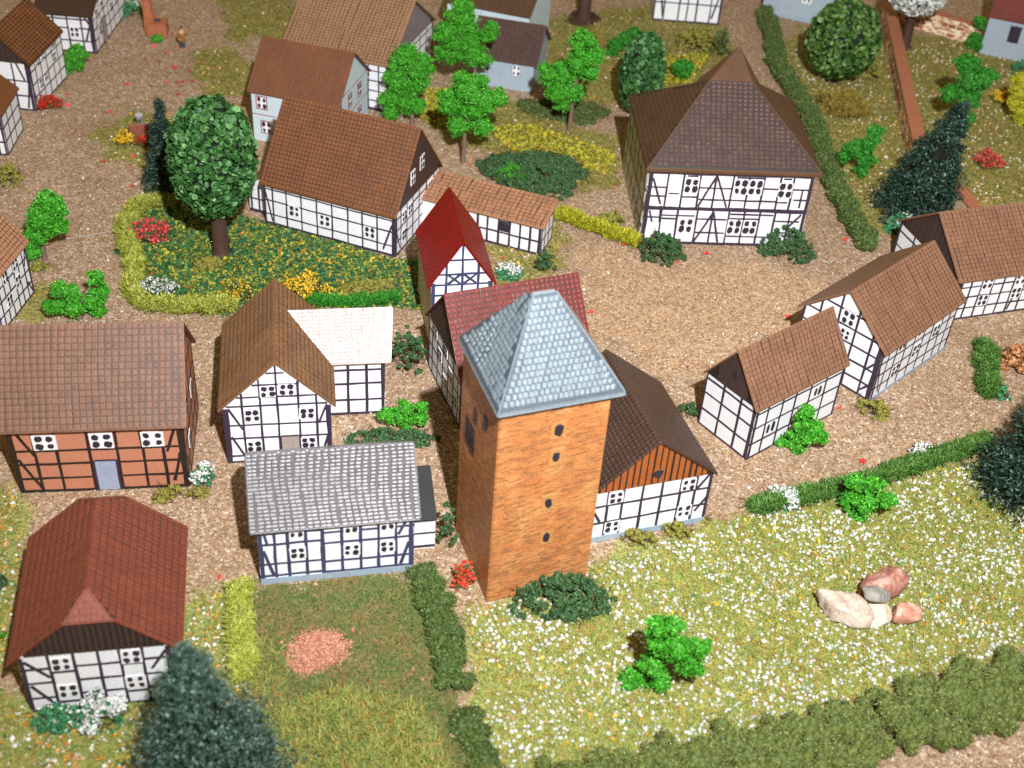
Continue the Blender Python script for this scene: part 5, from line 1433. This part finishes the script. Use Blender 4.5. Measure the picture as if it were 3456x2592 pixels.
hp = Heap(); P = sample(REGIONS['olive'], 30000, r, 1.1); P[:, 2] = .01
fibres(hp, P, .5, .05, r, .35)
stuff('garden_grass', hp, [leafmat('olive_fibre', [(0, S(104, 104, 44)), (.5, S(152, 148, 68)), (.85, S(186, 178, 92)), (1, S(80, 122, 62))])], 'olive grass fibres in the rear gardens', 'grass')
hp = Heap(); P = keep_clump(sample(REGIONS['olive'], 2600, r, 1.3), r, .3, .5); P[:, 2] = .08
flakes(hp, P, np.tile([0, 0, 1.], (len(P), 1)), .3, r, .6)
P = keep_clump(sample(REGIONS['olive'][2:3], 1300, r), r, .3, .5); P[:, 2] = .1; beads(hp, P, .1, r, lo=.5, hi=.55)
stuff('garden_flecks', hp, [FLECK], 'orange, yellow and white flecks in the rear gardens', 'petals')
hp = Heap(); P = sample([[(-4.5, 114.87), (0.17, 116.25), (8.41, 111.42), (7.78, 107.28), (3.27, 108.29), (-2.53, 110.9)], [(-11.14, 122.32), (-8.71, 122.74), (-6.98, 116.37), (-9.09, 113.5), (-11.07, 115.7)], [(13.75, 134.69), (19.5, 136.5), (16.67, 128.48), (13.42, 127.2)]], 4200, r); P[:, 2] = .08
flakes(hp, P, np.tile([0, 0, 1.], (len(P), 1)), .42, r, .5, .4, .1)
stuff('yellow_litter', hp, [leafmat('yellow_litter_leaf', [(0, S(128, 126, 26)), (.4, S(182, 176, 46)), (.8, S(214, 204, 62)), (.96, S(130, 144, 46)), (1, S(206, 70, 36))])], 'yellow leaf litter in the middle garden', 'leaves')

hp = Heap()
Pall = np.concatenate([r.uniform([-62, 40, 0], [62, 160, 0], (150000, 3)), r.uniform([-40, 42, 0], [40, 100, 0], (110000, 3))])
m = np.zeros(len(Pall), bool)
for k in ('meadow', 'lawn', 'garden'): m |= region(k, Pall[:, 0], Pall[:, 1])
m |= region('olive', Pall[:, 0], Pall[:, 1]) & (r.uniform(0, 1, len(Pall)) < .7)
Pall = Pall[~m]; Pall[:, 2] = .0
flakes(hp, Pall, np.tile([0, 0, 1.], (len(Pall), 1)), .105, r, .8, .9, .4)
stuff('gravel_grains', hp, [GRAVELM], 'loose sandy gravel grains strewn over the village square and lanes', 'gravel')

hp = Heap()
P = np.array([(-38.31, 111.56), (-35.84, 103.4), (-39.22, 126.02), (-39.83, 130.87), (-37.35, 131.32), (-39.27, 123.81), (-37.67, 123.02), (-34.82, 126.06), (-33.65, 123.01), (-33.13, 123.45), (-35.9, 119.61), (-36.45, 119.38), (-37.5, 119.34), (-38.88, 118.29), (-41.12, 118.24), (-38.9, 102.64), (-46.13, 115.06), (-48.93, 122.11), (-47.28, 108.87), (-45.44, 112.91), (-40.97, 112.07), (-43.73, 107.34), (-36.33, 102.21), (-35.19, 98.62), (-34.99, 95.57), (-36.75, 113.39), (-41.25, 128.29), (-40.8, 127.23), (-40.95, 124.24), (-37.44, 122.7), (-35.79, 122.28), (-35.65, 116.82), (-34.89, 119.85), (-33.11, 121.34), (-33.31, 126.33), (16.02, 94.65), (13.09, 92.99), (20.65, 91.38), (22.08, 86.09), (13.37, 78.32), (5.94, 84.61), (8.8, 95.07), (28.79, 98.75), (-17.14, 53.41), (-21.76, 63.97), (25.28, 68.8), (24.47, 74.64), (-10.09, 67.62), (-1.52, 91.67), (-5.68, 106.92), (8.31, 105.41), (-36.51, 103.85)])
P = np.concatenate([P, np.full((len(P), 1), .08)], 1)
flakes(hp, P, np.tile([0, 0, 1.], (len(P), 1)), .55, r, .35, .7, .1)
stuff('red_petals', hp, [REDP], 'red petals lying scattered on the gravel', 'petals')
hp = Heap()
P = sample([[(-19.35, 92.45), (6.08, 96.04), (30.3, 85.91), (32.0, 71.49), (16.13, 63.58), (-18.14, 54.55), (-34.5, 63.89), (-50.81, 109.21), (-27.25, 119.59)]], 260, r); P[:, 2] = .05
m = np.zeros(len(P), bool)
for k in ('meadow', 'lawn', 'garden'): m |= region(k, P[:, 0], P[:, 1])
beads(hp, P[~m], .11, r)
stuff('pale_pebbles', hp, [leafmat('pale_pebble', [(0, S(190, 180, 166)), (1, S(238, 234, 228))])], 'pale pebbles scattered on the lanes', 'pebbles')

# ------------------------------------------------------------------ stones on the meadow
def stone(label, x, y, rx, ry, rz, rot, cols, seed, z=0.0, facets=.2):
    r = np.random.default_rng(seed)
    bv, bf = ico(4)
    d = np.ones(len(bv))
    for k in range(11):                       # flat broken faces
        n = unit(r.normal(size=(1, 3)))[0]; c = r.uniform(.42, .72)
        dp = bv @ n
        d = np.where(dp * d > c, c / np.maximum(dp, .1), d)
    d = d + .035 * np.sin(bv[:, 0] * 9 + seed) * np.sin(bv[:, 1] * 8) + .02 * np.sin(bv[:, 2] * 17 + bv[:, 0] * 13)
    V = bv * d[:, None] * np.array([rx, ry, rz]); V[:, 2] += rz * .55
    m, nt, b = new_mat('stone_%d' % seed)
    p = objco(nt)
    a = noise(nt, .9, 5, .65, p, .6)
    c = ramp(nt, a, cols)
    g = noise(nt, 7, 4, .7, p)
    c = mixc(nt, .3, c, ramp(nt, g, [(.35, tuple(x * .5 for x in cols[0][1])), (.65, tuple(min(1, x * 1.2) for x in cols[-1][1]))]))
    nt.links.new(c, b.inputs['Base Color']); b.inputs['Roughness'].default_value = .8
    bump(nt, b, noise(nt, 3.5, 6, .7, p), .6, .15)
    o = obj('stone', mesh_np('stone', V, bf, [m], smooth=True))
    o.location = (x, y, z - .1); o.rotation_euler = rot
    tag(o, label, 'stone', 'stones heaped on the meadow')
stone('big pale cream stone of the heap on the meadow', *(21.41, 54.47), 2.2, 1.8, 1.3, (0, 0, -.2), [(.3, S(160, 122, 108)), (.5, S(206, 186, 168)), (.8, S(226, 214, 200))], 1)
stone('reddish mottled stone at the back of the heap', *(24.61, 56.26), 2.0, 1.3, 1.9, (.2, 0, .35), [(.35, S(124, 74, 70)), (.5, S(180, 120, 100)), (.62, S(222, 196, 180)), (.8, S(130, 84, 80))], 2)
stone('small grey stone lying in the middle of the heap', *(23.55, 54.8), 1.15, .95, .7, (-.35, .1, .2), [(.3, S(128, 124, 116)), (.7, S(168, 166, 158))], 3, 1.15)
stone('cream stone at the front of the heap', *(23.55, 53.95), 1.45, 1.15, .9, (0, .1, .1), [(.3, S(206, 182, 152)), (.7, S(236, 224, 204))], 4)
stone('small pink-orange stone on the right side of the heap', *(25.15, 54.11), 1.4, 1.1, 1.0, (.1, .1, .5), [(.35, S(168, 96, 78)), (.5, S(206, 140, 108)), (.7, S(236, 208, 190))], 5)

# ------------------------------------------------------------------ brick garden walls
def brick_wall(label, A, B, hh, th):
    A = Vector((*A, 0)); B = Vector((*B, 0)); L = (B - A).length; d = (B - A).normalized(); n = Vector((-d.y, d.x, 0))
    t = thing('brick_wall', label, 'wall', A, math.atan2(d.y, d.x), 'brick garden walls'); t['kind'] = 'thing'
    m, nt, b = new_mat('scribbled_brick_paint')
    p = objco(nt)
    s = noise(nt, 1.0, 4, .7, scaled(nt, p, (1.6, 1.6, 5.0)), .8)
    c = ramp(nt, s, [(.36, S(92, 46, 30)), (.43, S(150, 82, 50)), (.49, S(206, 170, 126)), (.56, S(240, 224, 194))])
    nt.links.new(c, b.inputs['Base Color']); b.inputs['Roughness'].default_value = .7; bump(nt, b, s, .5, .08)
    V, F = box_vf(0, -th / 2 + .08, 0, L, th / 2 - .08, hh - .16)
    obj('wall_core', mesh('wall_core', V, F, [m]), t)
    V, F = box_vf(-.1, -th / 2, hh - .16, L + .1, th / 2, hh)
    obj('coping', bevel_me(mesh('coping', V, F, [paint('clay_coping_paint', S(166, 104, 76), .1, .5)]), .04, 2), t)
    nb = int(L / .9)
    for row in range(3):
        for i in range(nb):
            x = (i + .5 + .5 * (row % 2)) * L / nb
            if x > L - .4 or pseudo(i * 5 + row * 3 + L) < .55: continue
            for sg in (-1, 1):
                bw, bh = L / nb * .8, .36
                y = sg * (th / 2 - .07)
                V, F = box_vf(-bw / 2, -.03, -bh / 2, bw / 2, .03, bh / 2)
                o = obj('brick', BRICKM[int(pseudo(i * 3 + row + sg) * 3)], t)
                o.location = (x, y, .35 + row * .55); o.scale = (bw, .06, bh)
    return t
BRICKM = [mesh('brick', *box_vf(-.5, -.5, -.5, .5, .5, .5), [paint('brick_%d' % k, c, .25, .7)]) for k, c in enumerate((S(150, 86, 56), S(196, 140, 100), S(122, 64, 42)))]
brick_wall('clay-topped brick wall running down the garden towards the dark conifer', (41.32, 149.22), (37.84, 113.6), 2.4, 1.35)
brick_wall('clay-topped brick wall piece between the dark conifer and the edge house', (39.1, 109.18), (40.87, 100.95), 2.4, 1.35)
brick_wall('clay-topped brick wall behind the white blossom tree', (41.72, 150.44), (51.44, 144.5), 2.4, 1.1)

# ------------------------------------------------------------------ clay oven block, bench, figures, thread
CLAY = paint('fired_clay_paint', S(166, 98, 66), .15, .6)
def oven():
    x, y = (-41.14, 129.46)
    t = thing('clay_oven', 'brown clay block with a tall corner post on the upper left square', 'oven', (x, y, 0), .15)
    V, F = box_vf(-.95, 0, 0, 1.15, 2.2, 1.5); obj('block', bevel_me(mesh('block', V, F, [CLAY]), .12, 2), t)
    V, F = box_vf(-1.25, .6, 0, -.25, 2.6, 2.2); V = [(a, b, c - (.6 if c > 1 and b < 1 else 0)) for a, b, c in V]; obj('step', bevel_me(mesh('step', V, F, [CLAY]), .12, 2), t)
    V, F = box_vf(-1.35, 1.5, 0, -.45, 2.6, 3.6); obj('post', bevel_me(mesh('post', V, F, [CLAY]), .14, 2), t)
    V = [(.1 + .45 * math.cos(a) * (.8 + .4 * pseudo(i)), 1.3 + .35 * math.sin(a) * (.8 + .4 * pseudo(i + 5)), 1.53) for i, a in enumerate(np.linspace(0, 6.0, 11))]
    V2 = [(a, b, 1.48) for a, b, c in V]
    obj('ash_mark', mesh('ash_mark', V + V2, [tuple(range(11))] + [(i, (i + 1) % 11, 11 + (i + 1) % 11, 11 + i) for i in range(11)], [paint('slate_mark', S(60, 62, 84), .2, .6)]), t)
oven()
foam_tree('foam_bush', 'little green tuft at the foot of the clay oven', *(-40.95, 128.73), [(0, 0, .3, .55), (.4, 0, .25, .4)], 'bright green foam bushes', trunk=False, cat='bush')

def bench():
    x, y = (-36.35, 107.81)
    t = thing('bench', 'low brown plank bench among the yellow and red flowers', 'bench', (x, y, 0), .35)
    W = paint('brown_bench_paint', S(134, 78, 58), .15, .55)
    V, F = box_vf(-1.5, 0, 0, 1.5, .22, 1.35); obj('backrest', bevel_me(mesh('backrest', V, F, [W]), .05, 1), t)
    V, F = box_vf(-1.5, .22, .55, 1.5, 1.2, .75); obj('seat', bevel_me(mesh('seat', V, F, [W]), .05, 1), t)
    for sx in (-1.3, 1.1):
        V, F = box_vf(sx, 1.0, 0, sx + .2, 1.18, .55); obj('leg', mesh('leg', V, F, [W]), t)
bench()

def skin_body(name, joints, edges, mats, parent, sub=2):
    me = bpy.data.meshes.new(name)
    me.from_pydata([j[:3] for j in joints], edges, [])
    o = obj(name, me, parent)
    for m in mats: me.materials.append(m)
    md = o.modifiers.new('skin', 'SKIN')
    for i, j in enumerate(joints):
        sv = me.skin_vertices[0].data[i]; sv.radius = (j[3], j[3] * (j[4] if len(j) > 4 else 1)); sv.use_root = (i == 0)
    s = o.modifiers.new('sub', 'SUBSURF'); s.levels = sub; s.render_levels = sub
    return o

def figure_standing():
    x, y = (-37.66, 127.2)
    t = thing('person', 'person in ochre coat and dark trousers standing with one hand raised', 'person', (x, y, 0), .5)
    SK = paint('skin_paint', S(206, 150, 116), .1, .55); TR = paint('slate_trousers', S(66, 66, 78), .15, .6)
    COAT = paint('ochre_coat', S(140, 98, 44), .15, .6); HAIR = paint('dark_hair', S(34, 26, 24), .2, .6)
    J = [(0, 0, 1.18, .2), (0, 0, 1.6, .24), (0, 0, 2.0, .2), (0, 0, 2.14, .09), (0, .01, 2.3, .15), (0, .01, 2.45, .13),
         (-.13, 0, .95, .14), (-.15, .02, .5, .10), (-.16, 0, .1, .07), (-.16, -.16, .05, .06),
         (.13, 0, .95, .14), (.16, .02, .5, .10), (.17, 0, .1, .07), (.17, -.16, .05, .06),
         (-.3, 0, 1.95, .1), (-.38, .05, 1.55, .085), (-.36, -.1, 1.25, .06), (-.36, -.14, 1.14, .05),
         (.3, 0, 1.95, .1), (.48, -.1, 1.72, .085), (.42, -.32, 2.05, .06), (.4, -.36, 2.18, .05)]
    E = [(0, 1), (1, 2), (2, 3), (3, 4), (4, 5), (0, 6), (6, 7), (7, 8), (8, 9), (0, 10), (10, 11), (11, 12), (12, 13), (2, 14), (14, 15), (15, 16), (16, 17), (2, 18), (18, 19), (19, 20), (20, 21)]
    b = skin_body('body', J, E, [SK], t)
    JC = [(0, 0, .78, .27), (0, 0, 1.2, .25), (0, 0, 1.6, .28), (0, 0, 2.02, .23), (-.3, 0, 1.95, .135), (-.385, .05, 1.55, .115), (-.365, -.08, 1.3, .1), (.3, 0, 1.95, .135), (.485, -.1, 1.72, .115), (.43, -.28, 2.0, .095)]
    skin_body('coat', JC, [(0, 1), (1, 2), (2, 3), (3, 4), (4, 5), (5, 6), (3, 7), (7, 8), (8, 9)], [COAT], t)
    JT = [(0, 0, 1.0, .2), (-.13, 0, .9, .16), (-.15, .02, .5, .125), (-.16, 0, .14, .1), (.13, 0, .9, .16), (.16, .02, .5, .125), (.17, 0, .14, .1)]
    skin_body('trousers', JT, [(0, 1), (1, 2), (2, 3), (0, 4), (4, 5), (5, 6)], [TR], t)
    bv, bf = ico(2); V = bv * np.array([.17, .17, .16]) + np.array([0, .05, 2.44]); V = V
    obj('hair', mesh_np('hair', V, bf, [HAIR], smooth=True), t)
figure_standing()

def figure_sitting():
    x, y = (-37.21, 108.38)
    t = thing('person', 'person in pale grey sitting on the brown bench, seen from behind', 'person', (x - .05, y + .7, 0), .35)
    GR = paint('pale_grey_clothes', S(150, 148, 146), .1, .6)
    J = [(0, 0, .92, .24), (0, .02, 1.3, .26), (0, .05, 1.65, .2), (0, .05, 1.8, .09), (0, .07, 1.96, .15), (0, .07, 2.1, .12),
         (-.15, .25, .92, .15), (-.17, .62, .86, .11), (-.17, .66, .4, .09), (-.17, .72, .06, .07), (.15, .25, .92, .15), (.17, .62, .86, .11), (.17, .66, .4, .09), (.17, .72, .06, .07),
         (-.3, .05, 1.6, .11), (-.36, .2, 1.25, .09), (-.22, .5, 1.05, .06), (.3, .05, 1.6, .11), (.36, .2, 1.25, .09), (.22, .5, 1.05, .06)]
    E = [(0, 1), (1, 2), (2, 3), (3, 4), (4, 5), (0, 6), (6, 7), (7, 8), (8, 9), (0, 10), (10, 11), (11, 12), (12, 13), (2, 14), (14, 15), (15, 16), (2, 17), (17, 18), (18, 19)]
    skin_body('body', J, E, [GR], t)
    bv, bf = ico(2); V = bv * np.array([.16, .16, .14]) + np.array([0, .04, 2.1])
    obj('hair', mesh_np('hair', V, bf, [paint('grey_hair', S(120, 116, 112), .1, .6)], smooth=True), t)
figure_sitting()

def thread():
    a, b2 = (-38.2, 89.28), (-34.21, 91.34)
    me = trunk_me([(a[0] + (b2[0] - a[0]) * k, a[1] + (b2[1] - a[1]) * k, .09 + .03 * math.sin(k * 9)) for k in np.linspace(0, 1, 9)], [.03] * 9, 6, paint('white_thread', (.85, .85, .85), .03, .5))
    V = np.array([v.co[:] for v in me.vertices])
    o = obj('thread', me); tag(o, 'thin white thread lying across the gravel left of the garden', 'thread')
thread()
